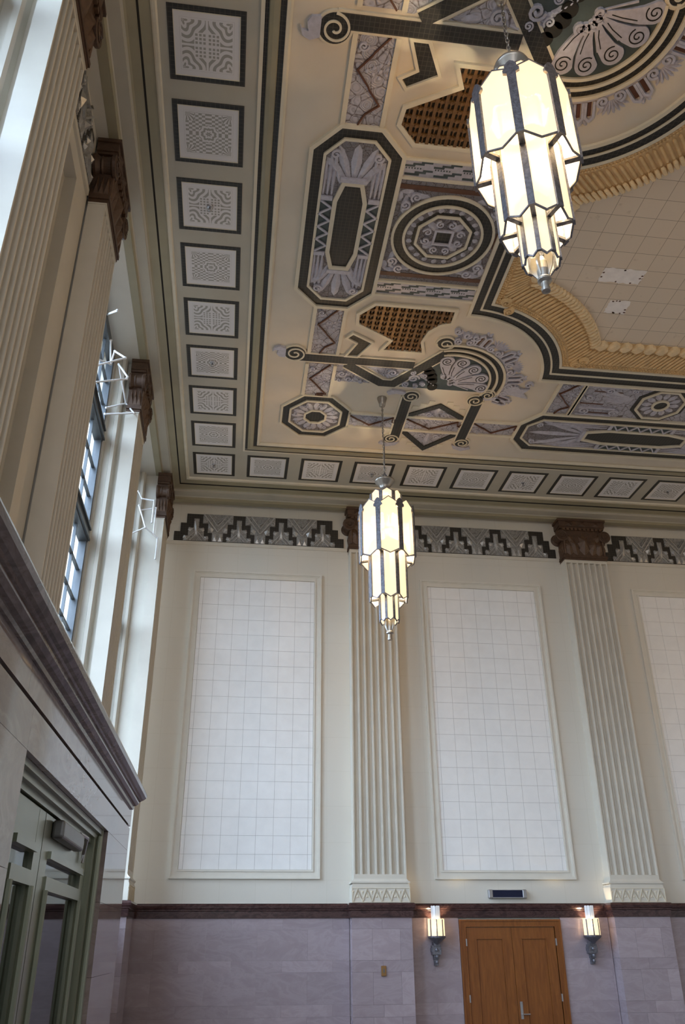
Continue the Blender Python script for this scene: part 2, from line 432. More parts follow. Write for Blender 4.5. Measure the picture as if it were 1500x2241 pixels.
# ---- ceiling: field with a re-entrant opening, coffer margin, raised tile field
YM = -7.74
def outline(yh, xv, R, n=26):
    cx, cy = 3.17, -4.70
    a0 = math.asin((yh-cy)/R); a1 = -PI+math.asin(0) if False else None
    dx = xv-cx
    a1 = -math.acos(max(-1, min(1, dx/R)))
    low = [(12.4, yh)] + [(cx+R*math.cos(a0+(a1-a0)*k/n), cy+R*math.sin(a0+(a1-a0)*k/n)) for k in range(n+1)]
    return low + [(x, 2*YM-y) for x, y in reversed(low)]
O_OUT = outline(-4.87, 3.17, 1.60)
O_MID0 = outline(-5.02, 3.285, 1.705)
O_MID1 = outline(-5.055, 3.315, 1.735)
O_IN0 = outline(-5.19, 3.42, 1.845)
O_IN1 = outline(-5.24, 3.46, 1.885)
O_G = outline(-5.64, 3.86, 2.34)
O_T = outline(-5.80, 4.03, 2.50)
RISE = .10
cf = bmesh.new()
def loop_edges(pts, z):
    vs = [cf.verts.new((x, y, z)) for x, y in pts]
    return [cf.edges.new((vs[i], vs[(i+1) % len(vs)])) for i in range(len(vs))]
ed = loop_edges([(-2.6, YB-.2), (XR+.2, YB-.2), (XR+.2, .2), (-2.6, .2)], H) + loop_edges(O_IN0, H)
bmesh.ops.triangle_fill(cf, use_beauty=True, use_dissolve=False, edges=ed)
me = bpy.data.meshes.new('ceiling'); cf.to_mesh(me); cf.free(); me.materials.append(MT['field'])
co = bpy.data.objects.new('ceiling', me); COL.objects.link(co)
tag(co, 'cream plaster ceiling field carrying the painted ornament', 'ceiling', kind='structure')
# margin that carries the square panels (greyer paint), a hair below the field
mg = MB()
mg.box(-1.34, -.09, YB, -.90+.09, H-.012, H+.05)
mg.box(-.09, XR, -2.10, -.81, H-.012, H+.05)
struct('ceiling_margin', mg, 'drab', 'grey drab flat margin of the ceiling holding the square panels', 'ceiling')
tf = MB(); tf.prism(O_T, H+RISE, H+RISE+.08, ID)
struct('ceiling_tiles', tf, 'ceiltile', 'cream tiled middle field of the ceiling', 'ceiling')

# ---- mitred mouldings round the left and back edges: (d from left datum, z), sections swept along an L
def sweep_L(prof, mat, name, label, dl=0., db=0., sl=1.):
    # prof: list of (d, z); left wall x = dl + sl*d, back wall y = db - d
    mb = MB(); n = len(prof)
    vs = []
    for x_y in ('a', 'b', 'c'):
        for d, z in prof:
            x, y = dl+sl*d, db-d
            vs.append((x, YB, z) if x_y == 'a' else (x, y, z) if x_y == 'b' else (XR, y, z))
    fs = []
    for k in range(2):
        for i in range(n-1): fs.append((k*n+i, k*n+i+1, (k+1)*n+i+1, (k+1)*n+i))
    mb.add(vs, fs)
    return struct(name, mb, mat, label, 'moulding')
# cornice: d measured from wall plane; lip at d=.25
LD, LS = -1.855, .775
cor = lambda p, m, n, l: sweep_L(p, m, n, l, LD, 0., LS)
cor([(.118, SOF), (.26, SOF), (.26, 10.235), (.285, 10.25)], 'olive', 'trim_1', 'olive soffit band of the cornice above the pilasters')
cor([(.285, 10.25), (.30, 10.262), (.47, 10.275), (.47, 10.30), (.50, 10.312)], 'drab', 'trim_2', 'grey drab stepped band of the cornice')
cor([(.50, 10.312), (.53, 10.325), (.64, 10.335), (.66, 10.335)], 'olive', 'trim_3', 'olive cove of the cornice')
cor([(.66, 10.335), (.69, 10.345)], 'void', 'trim_6', 'dark line along the cornice')
cor([(.69, 10.345), (.80, 10.352), (.84, 10.352)], 'olive', 'trim_7', 'upper olive fillet of the cornice')
cor([(.84, 10.345), (.84, 10.352), (.86, 10.345), (.90, 10.345), (.92, 10.371)], 'trimcream', 'trim_8', 'pale fillet at the inner edge of the cornice')
# strip between square panels and the painted field
stp = lambda p, m, n, l: sweep_L(p, m, n, l, -.09, -2.06, 1.)
stp([(-.02, 10.371), (-.02, 10.352), (.02, 10.352)], 'trimcream', 'trim_9', 'pale fillet beside the square ceiling panels')
stp([(.02, 10.352), (.02, 10.372), (.06, 10.372)], 'mosaic', 'trim_10', 'dark mosaic line round the painted ceiling')
stp([(.06, 10.372), (.07, 10.350), (.11, 10.338), (.165, 10.338), (.175, 10.36)], 'olive', 'trim_11', 'olive moulding round the painted ceiling')
stp([(.175, 10.36), (.235, 10.352)], 'mosaic', 'trim_12', 'dark inner line round the painted ceiling')
stp([(.235, 10.352), (.24, 10.335), (.275, 10.335), (.30, 10.365), (.30, 10.384)], 'trimcream', 'trim_13', 'pale inner moulding round the painted ceiling')

# ---- marble dado on the end wall, block by block
def blocks(mb, x0, x1, rows, yface, thick, z0):
    z = z0
    for i, h in enumerate(rows):
        x = x0 - (.0 if i % 2 == 0 else .42)
        wd = .84
        while x < x1-.01:
            a, b = max(x, x0), min(x+wd, x1)
            if b-a > .01: mb.box(a+.0006, b-.0006, yface, yface+thick, z+.0006, z+h-.0006)
            x += wd
        z += h
ROWS = [.43, .17, .43, .17, .46, .17, .46, .17]
dm = MB()
for a, b in ((-1.95, 2.113), (3.147, 4.008), (5.822, 6.698), (7.732, XR)):
    blocks(dm, a, b, ROWS, -.045, .05, 0)
struct('wall_back_dado', dm, 'marble', 'pinkish grey marble facing along the foot of the end wall', 'wall', tone=True)
def cap_profile(d): return [(d, 2.46), (d-.02, 2.46), (d-.02, 2.565), (d-.035, 2.575), (d-.035, 2.59), (d-.05, 2.61), (d-.055, 2.645), (d-.045, 2.675), (d-.03, 2.683), (d+.06, 2.683)]
cm = MB()
def cap_run(mb, x0, x1, yf):
    mb.prism([(p, q) for p, q in cap_profile(0)] + [(.06, 2.46)], x0, x1, lambda u, v, t: (t, yf+u, v))
cap_run(cm, -1.95, 2.10, -.045); cap_run(cm, 3.16, 6.69, -.045); cap_run(cm, 7.75, XR, -.045)
struct('trim_4', cm, 'marble_red', 'dark red marble capping course along the end wall', 'moulding', tone=True)
# fillet below the frieze
ff = MB()
for a, b in ((-1.6, 2.17), (3.09, 6.76), (7.68, XR)):
    ff.prism([(0, 9.30), (-.02, 9.31), (-.035, 9.345), (-.035, 9.372), (0, 9.378)], a, b, lambda u, v, t: (t, u, v))
struct('trim_14', ff, 'cream', 'cream fillet below the silver frieze', 'moulding')

# ================================================================== WINDOWS of the left wall
def window(idx, y0, y1, label):
    t = thing('window_%d' % idx, label, 'window', (XG, y0, 2.683), kind='structure')
    W_, Z1 = y1-y0, SOF-2.683
    fr = MB()
    X = lambda a, b, c, d, e, f: fr.box(a, b, c, d, e, f)
    X(-.04, .06, 0, .07, 0, Z1); X(-.04, .06, W_-.07, W_, 0, Z1)
    X(-.04, .06, 0, W_, Z1-.16, Z1); X(-.04, .06, 0, W_, 0, .12)
    link('window_frame', fr, 'winframe', t)
    tr = [(4.30, 4.53), (5.93, 6.16)]
    lv = [.12, 1.55] + [q for p in tr for q in p] + [Z1-.16]
    for a, b in [(1.55, 1.75)]+tr:
        tm = MB().box(-.05, .07, .02, W_-.02, a, b); tm.box(-.05, .10, .02, W_-.02, a+.02, a+.05); tm.box(-.05, .10, .02, W_-.02, b-.05, b-.02)
        link('transom', tm, 'winframe', t)
    mu = MB()
    tiers = [(.12, 1.55), (1.75, 4.30), (4.53, 5.93), (6.16, Z1-.16)]
    for a, b in tiers:
        rows = max(2, round((b-a)/.46))
        for k in range(1, rows): mu.box(-.02, .02, .07, W_-.07, a+(b-a)*k/rows-.013, a+(b-a)*k/rows+.013)
        for k in range(1, 5): mu.box(-.02, .02, W_*k/5-.012, W_*k/5+.012, a, b)
    link('muntin', mu, 'winframe', t)
    link('window_pane', MB().box(-.006, .002, .05, W_-.05, .05, Z1-.05), 'pane', t)
    return t
window(1, -3.79, -1.36, 'far steel framed window beside the end wall')
window(2, -7.84, -4.89, 'tall steel framed window in the middle of the left wall')
window(3, -14.61, -11.41, 'nearest steel framed window at the upper left edge')
window(4, -22.9, -15.71, 'long steel framed window beyond the picture')

# white bent stays of the window openers
def opener(label, paths):
    x, y, z = paths[0][0]
    t = thing('window_opener', label, 'window opener', (x, y, z))
    for p in paths:
        mb = MB()
        q = [(a-x, b-y, c-z) for a, b, c in p]
        for i in range(len(q)-1): mb.tube([q[i], q[i+1]], .014, 8)
        for v in q: mb.lathe([(.004, -.02), (.019, -.01), (.019, .01), (.004, .02)], 8, lambda a, b, c, v=v: (v[0]+a, v[1]+b, v[2]+c))
        link('stay_rod', mb, 'white', t)
    return t
opener('highest white stay rod of the middle window opener', [[(-2.12, -5.93, 10.14), (-1.80, -6.86, 9.44)]])
opener('upper bent white stays folded over the middle window', [[(-2.12, -5.45, 10.05), (-2.12, -5.20, 9.80), (-2.02, -5.55, 9.78), (-1.80, -5.845, 9.45), (-2.12, -6.06, 9.13)], [(-2.12, -5.20, 9.80), (-2.16, -5.98, 9.30)]])
opener('lower bent white stays at the middle window, against its pilaster capital', [[(-1.80, -5.48, 9.388), (-2.0, -5.21, 9.80), (-1.90, -4.75, 9.42), (-1.75, -4.83, 9.20), (-2.14, -4.98, 9.05)], [(-1.90, -4.75, 9.42), (-2.13, -5.0, 9.15)]])
opener('thin dark operating bar across the middle window', [[(-2.14, -5.9, 8.96), (-1.8, -5.54, 9.31)]])
opener('white bent stays of the far window opener', [[(-2.03, -1.42, 9.70), (-1.95, -1.40, 9.56), (-1.72, -1.42, 9.52), (-1.72, -1.42, 9.06)], [(-1.95, -1.43, 9.30), (-1.68, -1.32, 9.42), (-1.68, -1.32, 8.87)]])
opener('lower white bent stays of the far window opener', [[(-1.98, -1.48, 9.37), (-1.82, -1.46, 8.93), (-1.60, -1.30, 8.80), (-1.60, -1.30, 8.38)], [(-1.82, -1.46, 8.93), (-2.10, -1.55, 8.72)]])

# ================================================================== PILASTERS
def pilaster(label, loc, rz, wdt, depth, group):
    """local frame: x across, front faces -y, wall plane y = 0"""
    t = thing('fluted_pilaster', label, 'pilaster', loc, rz, group)
    h = wdt/2; bw = h+.055
    ped = MB()
    z = 0
    for i, rh in enumerate(ROWS):                      # marble pedestal
        sp = (0.,) if i % 2 else (-.17, .3)
        xs = [-bw+.005] + [q for q in sp] + [bw-.005]
        for a, b in zip(xs[:-1], xs[1:]): ped.box(a+.001, b-.001, -depth-.06, 0, z+.001, z+rh-.001)
        z += rh
    link('pedestal', ped, 'marble', t, tone=True)
    cp = MB()
    e = [(p, q) for p, q in cap_profile(0)]
    for i in range(len(e)-1):
        o0, z0, o1, z1 = -e[i][0], e[i][1], -e[i+1][0], e[i+1][1]
        L = lambda o, zz: [(-bw-o, 0, zz), (-bw-o, -depth-.06-o, zz), (bw+o, -depth-.06-o, zz), (bw+o, 0, zz)]
        cp.add(L(o0, z0)+L(o1, z1), [(k, k+1, k+5, k+4) for k in range(3)])
    link('marble_cap', cp, 'marble_red', t, tone=True)
    ba = MB()
    ba.box(-bw+.01, bw-.01, -depth-.045, 0, 2.68, 2.935)
    ba.box(-bw+.025, bw-.025, -depth-.035, 0, 2.93, 2.975)
    ba.prism([(0, 2.975), (.035, 2.975), (.05, 2.99), (.05, 3.01), (.03, 3.02), (.012, 3.04), (0, 3.06)], 0, 1,
             lambda u, v, s: ((-h-u) if s == 0 else (h+u), -depth-u, v))
    ba.box(-h-.05, h+.05, -depth-.045, 0, 2.985, 3.012)
    ba.box(-h, h, -depth, 0, 2.97, 3.13)
    base = link('base', ba, 'cream', t)
    zz = MB()                                          # carved zigzag of the plinth
    F = lambda u, v, s: (u, -depth-.045-s, v)
    n = 6; p = (2*bw-.06)/n
    for k in range(n):
        x = -bw+.03+k*p
        for o in (0, .045):
            zz.ribbon([(x+o*.4, 2.70+o), (x+p/2, 2.885-.0), (x+p-o*.4, 2.70+o)], -.006, .006, 0, .012, F)
        zz.cone([(x+p/2-.03, 2.76), (x+p/2+.03, 2.76), (x+p/2, 2.83)], (x+p/2, 2.78), 0, .012, F)
        zz.cone([(x-.028, 2.87), (x+.028, 2.87), (x, 2.79)], (x, 2.85), 0, .012, F)
    zz.ribbon([(-bw+.02, 2.695), (bw-.02, 2.695), (bw-.02, 2.91), (-bw+.02, 2.91)], -.005, .005, 0, .008, F, True)
    link('zigzag_carving', zz, 'trimcream', base)
    # fluted shaft
    nf = 7; fw_ = .102*wdt/.9; fil = (wdt-nf*fw_)/(nf+1)
    pl = [(-h, 0), (-h, -depth)]
    x = -h
    for k in range(nf):
        x += fil
        for j in range(9):
            a = PI*j/8
            pl.append((x+fw_/2-math.cos(a)*fw_/2, -depth+math.sin(a)*.080))
        x += fw_
    pl += [(h, -depth), (h, 0)]
    sh = MB().prism(pl, 3.13, 9.19, ID)
    sh.box(-h, h, -depth, 0, 9.19, 9.235); sh.box(-h-.012, h+.012, -depth-.012, 0, 9.235, 9.25)
    link('fluted_shaft', sh, 'cream', t)
    # carved capital
    c0 = 9.25
    cb = MB()
    cb.box(-h-.01, h+.01, -depth-.02, 0, c0, c0+.05); cb.box(-h-.03, h+.03, -depth-.035, 0, c0+.05, c0+.11)
    cb.box(-h+.0, h-.0, -depth-.01, 0, c0+.11, c0+.75)
    cap = link('capital', cb, 'capital', t)
    lf = MB(); Fc = lambda u, v, s: (u, -depth-.01-s, v)
    def leaf(cx, z0, ln, wd, ang, dp=.05):
        ca, sa = math.cos(ang), math.sin(ang)
        pts = [(0, -.1), (.45, .15), (.30, .2), (.5, .45), (.32, .5), (.38, .75), (.15, .8), (0, 1), (-.15, .8), (-.38, .75), (-.32, .5), (-.5, .45), (-.30, .2), (-.45, .15)]
        q = [(cx+(a*wd)*ca-(b*ln)*sa, z0+(a*wd)*sa+(b*ln)*ca) for a, b in pts]
        c = (cx-ln*.45*-0-ln*.5*sa, z0+ln*.5*ca)
        lf.cone(q, c, 0, dp, Fc)
    leaf(0, c0+.16, .52, .26, 0, .09)
    for sg in (-1, 1):
        leaf(sg*.17, c0+.15, .42, .2, -sg*.25, .06); leaf(sg*.32, c0+.14, .36, .2, -sg*.12, .06)
        leaf(sg*.24, c0+.45, .26, .16, -sg*.9, .05)
        lf.tube([(sg*(h-.03), -depth-.02, c0+.12), (sg*(h-.03), -depth-.025, c0+.45)], .02, 6)
        for k in range(5):                              # beads under the abacus
            lf.box(sg*(.09*k+.05)-.03, sg*(.09*k+.05)+.03, -depth-.05, -depth, c0+.69, c0+.74)
    # carved returns
    for sg in (-1, 1):
        Fs = lambda u, v, s, sg=sg: (sg*(h+s), -u, v)
        for q in range(3):
            u0 = .03+(depth-.02)*q/3
            lf.cone([(u0, c0+.15), (u0+depth/3-.01, c0+.15), (u0+depth/3-.02, c0+.34), (u0+depth/6, c0+.43), (u0+.01, c0+.34)], (u0+depth/6, c0+.28), 0, .035, Fs)
    link('acanthus_carving', lf, 'capital_leaf', cap)
    for sg in (-1, 1):
        vb = MB()
        cx, cz, R = sg*(h+.015), c0+.555, .135
        # bolster along y with rings
        prof = [(.02, .03), (R*.86, .03), (R, .0), (R, -.03), (R*.8, -.06), (R*.74, -depth*.4), (R*.82, -depth*.5), (R*.74, -depth*.6), (R*.8, -depth-.0), (R, -depth-.02), (R, -depth-.055), (R*.9, -depth-.065), (.02, -depth-.055)]
        prof = [(r, min(zq, 0.)) for r, zq in prof]
        vb.lathe(prof, 24, lambda a, b, c, cx=cx, cz=cz: (cx+a, c, cz+b))
        sp = [(cx+sg*R*.88*(1-k/30*.9)*math.cos(k*.42+.6), -depth-.068, cz+R*.88*(1-k/30*.9)*math.sin(k*.42+.6)) for k in range(28)]
        vb.tube(sp, .011, 5)
        link('volute', vb, 'capital', cap, smooth=False)
    ab = MB()
    ab.box(-h-.035, h+.035, -depth-.035, 0, c0+.735, c0+.775); ab.box(-h-.05, h+.05, -depth-.05, 0, c0+.775, c0+.90); ab.box(-h-.075, h+.075, -depth-.075, 0, c0+.90, SOF)
    for sg in (-1, 0, 1):
        ab.cone([(sg*.3-.09, c0+.78), (sg*.3+.09, c0+.78), (sg*.3+.07, c0+.88), (sg*.3, c0+.9), (sg*.3-.07, c0+.88)], (sg*.3, c0+.83), .04, .075, Fc)
    link('abacus', ab, 'capital', cap)
    return t
PG = 'fluted pilasters of the end wall'
p0 = pilaster('fluted cream pilaster with brown capital behind the farther hanging lamp', (2.63, 0, 0), 0, .92, .26, PG)
copy_thing(p0, (7.215, 0, 0), 0, 'fluted cream pilaster right of the oak double door')
LG = 'fluted pilasters of the window wall'
LLAB = ['corner pilaster of the window wall, touching the end wall', 'window wall pilaster between the far window and the middle window',
        'window wall pilaster just nearer than the middle window', 'window wall pilaster with its capital at the top edge, beside the nearest window']
q0 = pilaster(LLAB[0], (-1.71, (PIL[0][0]+PIL[0][1])/2, 0), R90, .87, .19, LG)
for i in (1, 2, 3):
    copy_thing(q0, (-1.88, (PIL[i][0]+PIL[i][1])/2, 0), R90, LLAB[i])

# ================================================================== TILE PANELS on the end wall
def tile_panel(x0, x1, label):
    z0, z1 = 3.066, 8.741
    t = thing('tile_panel', label, 'wall panel', ((x0+x1)/2, 0, z0), 0, 'white tiled panels of the end wall')
    w2 = (x1-x0)/2; hh = z1-z0; F = lambda u, v, s: (u, -s, v)
    R = lambda i: [(-w2+i, i), (w2-i, i), (w2-i, hh-i), (-w2+i, hh-i)]
    fr = MB()
    for a, b, s0, s1 in ((0, .035, 0, .045), (.035, .055, 0, .03), (.055, .115, 0, .02), (.115, .145, 0, .032)):
        fr.strip(R(a), R(b), s0, s1, F, True)
    link('panel_moulding', fr, 'frame', t)
    link('joint_bed', MB().prism(R(.145), 0, .006, F), 'joint', t)
    tl = MB(); a0, a1, b0, b1 = -w2+.147, w2-.147, .147, hh-.147
    ts = .3048; n = int((a1-a0)/ts)+2
    xs = sorted({a0, a1} | {x for x in ((k-n//2-.5)*ts+.0 for k in range(n+2)) if a0+.02 < x < a1-.02})
    zs = sorted({b0, b1} | {z for z in (b1-.26-k*ts for k in range(30)) if b0+.02 < z < b1-.02})
    g = .0022
    for xa, xb in zip(xs[:-1], xs[1:]):
        for za, zb in zip(zs[:-1], zs[1:]):
            tl.prism([(xa+g, za+g), (xb-g, za+g), (xb-g, zb-g), (xa+g, zb-g)], .006, .013+random.uniform(-.001, .001), F)
    link('tile', tl, 'tile', t)
    return t
tile_panel(-.963, 1.613, 'white tiled wall panel nearest the windows')
tile_panel(3.648, 6.222, 'white tiled wall panel above the oak double door')
tile_panel(8.235, 10.81, 'white tiled wall panel cut off by the right edge')

# ================================================================== FRIEZE
def frieze(label, loc, rz=0., n=4):
    t = thing('silver_frieze', label, 'frieze', loc, rz, 'stepped silver friezes')
    F = lambda u, v, s: (u, -s, v)
    w2 = 1.745*(n/4) - (.0 if n == 4 else .05); P = .87; hh = .612
    st = .118
    bk = [(-w2, 0), (w2, 0), (w2, .2), (w2-st, .2), (w2-st, .4), (w2-2*st, .4), (w2-2*st, hh), (-w2+2*st, hh), (-w2+2*st, .4), (-w2+st, .4), (-w2+st, .2), (-w2, .2)]
    link('mosaic_ground', MB().prism(bk, 0, .02, F), 'mosaic_wall', t)
    for k in range(n):
        x = (k-(n-1)/2)*P
        py = MB().prism([(x-.25, 0), (x+.25, 0), (x+.25, .09), (x+.16, .09), (x+.16, .29), (x+.052, .29), (x+.052, .50), (x-.052, .50), (x-.052, .29), (x-.16, .29), (x-.16, .09), (x-.25, .09)], .02, .035, F)
        o = link('stepped_motif', py, 'silver_wall', t)
        d = MB()
        d.cone([(x-.03, .10), (x+.03, .10), (x+.04, .47), (x-.04, .47)], (x, .30), .035, .075, F)
        for sg in (-1, 1):
            d.cone([(x+sg*.06, .27), (x+sg*.14, .30), (x+sg*.17, .24), (x+sg*.12, .20)], (x+sg*.12, .25), .035, .07, F)
            d.cone([(x+sg*.15, .10), (x+sg*.24, .11), (x+sg*.26, .05), (x+sg*.18, .03)], (x+sg*.2, .07), .035, .07, F)
            d.ribbon([(x+sg*.20, .0), (x+sg*.0, .22)], -.008, .008, .035, .055, F); d.ribbon([(x+sg*.12, .0), (x, .13)], -.008, .008, .035, .055, F)
        link('leaf_carving', d, 'spire', o)
    for k in range(n-1):
        x = (k-(n-2)/2)*P
        yy = MB().prism([(x-.112, 0), (x+.112, 0), (x+.112, .19), (x+.2, .19), (x+.2, .40), (x+.31, .40), (x+.31, hh), (x-.31, hh), (x-.31, .40), (x-.2, .40), (x-.2, .19), (x-.112, .19)], .02, .035, F)
        o = link('branching_motif', yy, 'silver_wall', t)
        d = MB()
        for sg in (-1, 1):
            d.ribbon([(x+sg*.29, hh-.02), (x, .20)], -.012, .012, .035, .06, F)
            d.ribbon([(x+sg*.19, hh-.02), (x, .33)], -.010, .010, .035, .055, F)
            d.cone([(x+sg*.19, .40), (x+sg*.20, .27), (x+sg*.12, .20), (x+sg*.08, .27)], (x+sg*.15, .29), .035, .085, F)
            d.lathe([(.05, .035), (.05, .06), (.03, .06), (.03, .045), (.012, .07)], 12, lambda a, b, c, sg=sg: F(x+sg*.255+a, .45+b, c))
            d.cone([(x+sg*.02, .0), (x+sg*.09, .0), (x+sg*.09, .17), (x+sg*.03, .17)], (x+sg*.055, .09), .035, .06, F)
        for q in range(4):
            d.ribbon([(x+.0+.025*q, .40+.02*q), (x+.10+.02*q, .53+.01*q)], -.007, .007, .035, .08, F)
        link('leaf_carving', d, 'spire', o)
    return t
frieze('stepped silver and black frieze over the panel nearest the windows', (.325, 0, 9.387))
frieze('stepped silver and black frieze between the two end wall pilasters', (4.925, 0, 9.387))
frieze('stepped silver and black frieze at the right edge', (9.51, 0, 9.387))
frieze('short silver frieze high in the blank bay of the window wall', (-1.90, -9.62, 9.387), R90, 2)

# ================================================================== CEILING ORNAMENT
# every ornament is a thing at its place on the ceiling; local w points down into the room
def orn(name, label, cat, cx, cy, group=None): return thing(name, label, cat, (cx, cy, H), 0, group)
def TD(sy=1, swap=False):
    if swap: return lambda u, v, s: (v, u*sy, -s)
    return lambda u, v, s: (u, v*sy, -s)
def octa(a, b=None):
    b = b or a
    k = math.tan(PI/8)
    return [(a*k, b), (a, b*k), (a, -b*k), (a*k, -b), (-a*k, -b), (-a, -b*k), (-a, b*k), (-a*k, b)]
def circ(r, n=48, cx=0, cy=0): return [(cx+r*math.cos(2*PI*k/n), cy+r*math.sin(2*PI*k/n)) for k in range(n)]
def spiral_pts(cx, cy, r, a0, turns, hand=1, n=26, inner=.12):
    return [(cx+r*(1-(1-inner)*k/n)*math.cos(a0+hand*2*PI*turns*k/n), cy+r*(1-(1-inner)*k/n)*math.sin(a0+hand*2*PI*turns*k/n)) for k in range(n+1)]
def spiral(mb, T, cx, cy, r, a0=0., turns=1.6, hand=1, w=None, z0=.0, z1=.03, n=22):
    w = w or r*.2
    mb.ribbon(spiral_pts(cx, cy, r-w/2, a0, turns, hand, n), -w/2, w/2, z0, z1, T)
def petal(mb, T, cx, cy, ln, wd, ang, z0=.0, z1=.03):
    c, s = math.cos(ang), math.sin(ang)
    P = lambda a, b: (cx+a*c-b*s, cy+a*s+b*c)
    mb.cone([P(0, -wd*.18), P(ln*.5, -wd*.5), P(ln*.85, -wd*.36), P(ln, 0), P(ln*.85, wd*.36), P(ln*.5, wd*.5), P(0, wd*.18)], P(ln*.6, 0), z0, z1, T)
def edges(root, mat, T, name, *loops, w=.035, z=.035):
    for lp in loops:
        mb = MB().ribbon(lp, -w/2, w/2, 0, z, T, True); link(name, mb, mat, root)

# ---- square panels round the margin
def coffer(label, x, y, kind, wx=.80, wy=.83):
    t = thing('ceiling_panel', label, 'ceiling panel', (x, y, H-.012), 0, 'square pierced panels round the ceiling')
    T = TD(); R = lambda i: [(-wx/2+i, -wy/2+i), (wx/2-i, -wy/2+i), (wx/2-i, wy/2-i), (-wx/2+i, wy/2-i)]
    link('mosaic_border', MB().strip(R(0), R(.058), 0, .006, T, True), 'mosaic', t)
    link('inner_fillet', MB().strip(R(.058), R(.066), 0, .010, T, True), 'trimcream', t)
    mb = MB().prism(R(.066), 0, .004, T)
    o = link('pierced_screen', mb, 'grille'+kind, t)
    uv = o.data.uv_layers.new(name='UVMap')
    for l in o.data.loops:
        v = o.data.vertices[l.vertex_index].co
        uv.data[l.index].uv = (v.x/(wx/2-.066), v.y/(wy/2-.066))
    return t
ORD = ['first', 'second', 'third', 'fourth', 'fifth', 'sixth', 'seventh', 'eighth', 'ninth']
CA = coffer('pierced ceiling panel in the corner where both rows meet', -.651, -1.46, 'A')
CB = None
def coffer_at(label, x, y, kind):
    global CB
    if kind == 'B' and CB is None:
        CB = coffer(label, x, y, 'B'); return CB
    return copy_thing(CA if kind == 'A' else CB, (x, y, H-.012), 0, label)
spr = []
for i in range(1, 10):
    y = -1.46-1.0705*i
    if i < 9:
        k = 'A' if i % 2 == 0 else 'B'
        coffer_at('pierced ceiling panel, %s from the corner along the window side' % ORD[i-1], -.651, y, k)
    if i in (3, 6): spr.append((-.651, y, 'sprinkler head in the %s ceiling panel from the corner on the window side' % ORD[i-1]))
for i in range(9):
    x = .385+1.036*i
    coffer_at('pierced ceiling panel, %s from the corner along the end wall' % ORD[i], x, -1.46, 'B' if i % 2 == 0 else 'A')
    if i in (2, 5, 8): spr.append((x, -1.46, 'sprinkler head in the %s ceiling panel along the end wall' % ORD[i]))
spr.append((-.651, -1.46, 'sprinkler head in the corner ceiling panel'))
S0 = None
for x, y, lab in spr:
    if S0 is None:
        S0 = thing('sprinkler_head', lab, 'sprinkler', (x, y, H-.016), 0, 'sprinkler heads in the ceiling panels')
        link('escutcheon', MB().lathe([(.04, 0), (.042, -.006), (.03, -.015), (.012, -.018)], 20), 'metal', S0, True)
        link('nozzle', MB().lathe([(.012, -.015), (.014, -.05), (.02, -.052), (.028, -.06), (.028, -.064), (.004, -.066)], 16), 'metal', S0, True)
    else: copy_thing(S0, (x, y, H-.016), 0, lab)

# ---- double mosaic border, gold cove and tile field of the middle
cb = thing('mosaic_border', 'double dark mosaic border with notched round corners framing the tiled field', 'ceiling border', (0, 0, H))
T = TD()
link('mosaic_band', MB().strip(O_OUT, O_MID0, 0, .008, T, True), 'mosaic', cb)
link('mosaic_band', MB().strip(O_MID1, O_IN0, 0, .008, T, True), 'mosaic', cb)
link('cream_fillet', MB().strip(O_MID0, O_MID1, 0, .022, T, True), 'trimcream', cb)
link('cream_fillet', MB().ribbon(O_OUT, -.05, 0, 0, .04, T, True), 'trimcream', cb)
link('cream_fillet', MB().strip(O_IN0, O_IN1, -.06, .02, T, True), 'trimcream', cb)
gc = thing('gold_cove', 'ochre gold fluted cove with egg border round the tiled field', 'ceiling moulding', (0, 0, H))
gb = MB(); n = len(O_IN1)
gb.add([(x, y, 0) for x, y in O_IN1] + [(x, y, .07) for x, y in O_G] + [(x, y, RISE) for x, y in O_T],
       [(k*n+i, k*n+(i+1) % n, (k+1)*n+(i+1) % n, (k+1)*n+i) for k in range(2) for i in range(n)])
link('cove_bed', gb, 'gold', gc)
def walk(A, B, step):
    """pairs of points along two matching outlines at about equal steps"""
    out = []; 
    for i in range(len(A)-1):
        (ax, ay), (bx, by) = A[i], A[i+1]; (cx, cy), (dx, dy) = B[i], B[i+1]
        l = math.hypot(bx-ax, by-ay); m = max(1, round(l/step))
        for k in range(m):
            f = (k+.5)/m
            out.append(((ax+(bx-ax)*f, ay+(by-ay)*f), (cx+(dx-cx)*f, cy+(dy-cy)*f), l/m))
    return out
rb = MB()
for p, q, l in walk(O_IN1, O_G, .078):
    if p[0] > 11: continue
    L = lambda f: (p[0]+(q[0]-p[0])*f, p[1]+(q[1]-p[1])*f, -.012+.07*f)
    if math.hypot(q[0]-p[0], q[1]-p[1]) > .9: continue
    rb.tube([L(.24), L(.30), L(.92), L(.97)], [.006, .022, .022, .006], 6)
link('flute_rib', rb, 'gold', gc)
bd = MB()
for p, q, l in walk(O_IN1, O_G, .05):
    if p[0] > 11 or math.hypot(q[0]-p[0], q[1]-p[1]) > .9: continue
    for f in (.06, .15):
        c = (p[0]+(q[0]-p[0])*f, p[1]+(q[1]-p[1])*f, .07*f-.008)
        bd.lathe([(.003, -.014), (.016, -.006), (.018, .006)], 6, lambda a, b, z, c=c: (c[0]+a, c[1]+b, c[2]+z))
link('bead_row', bd, 'gold', gc)
eg = MB()
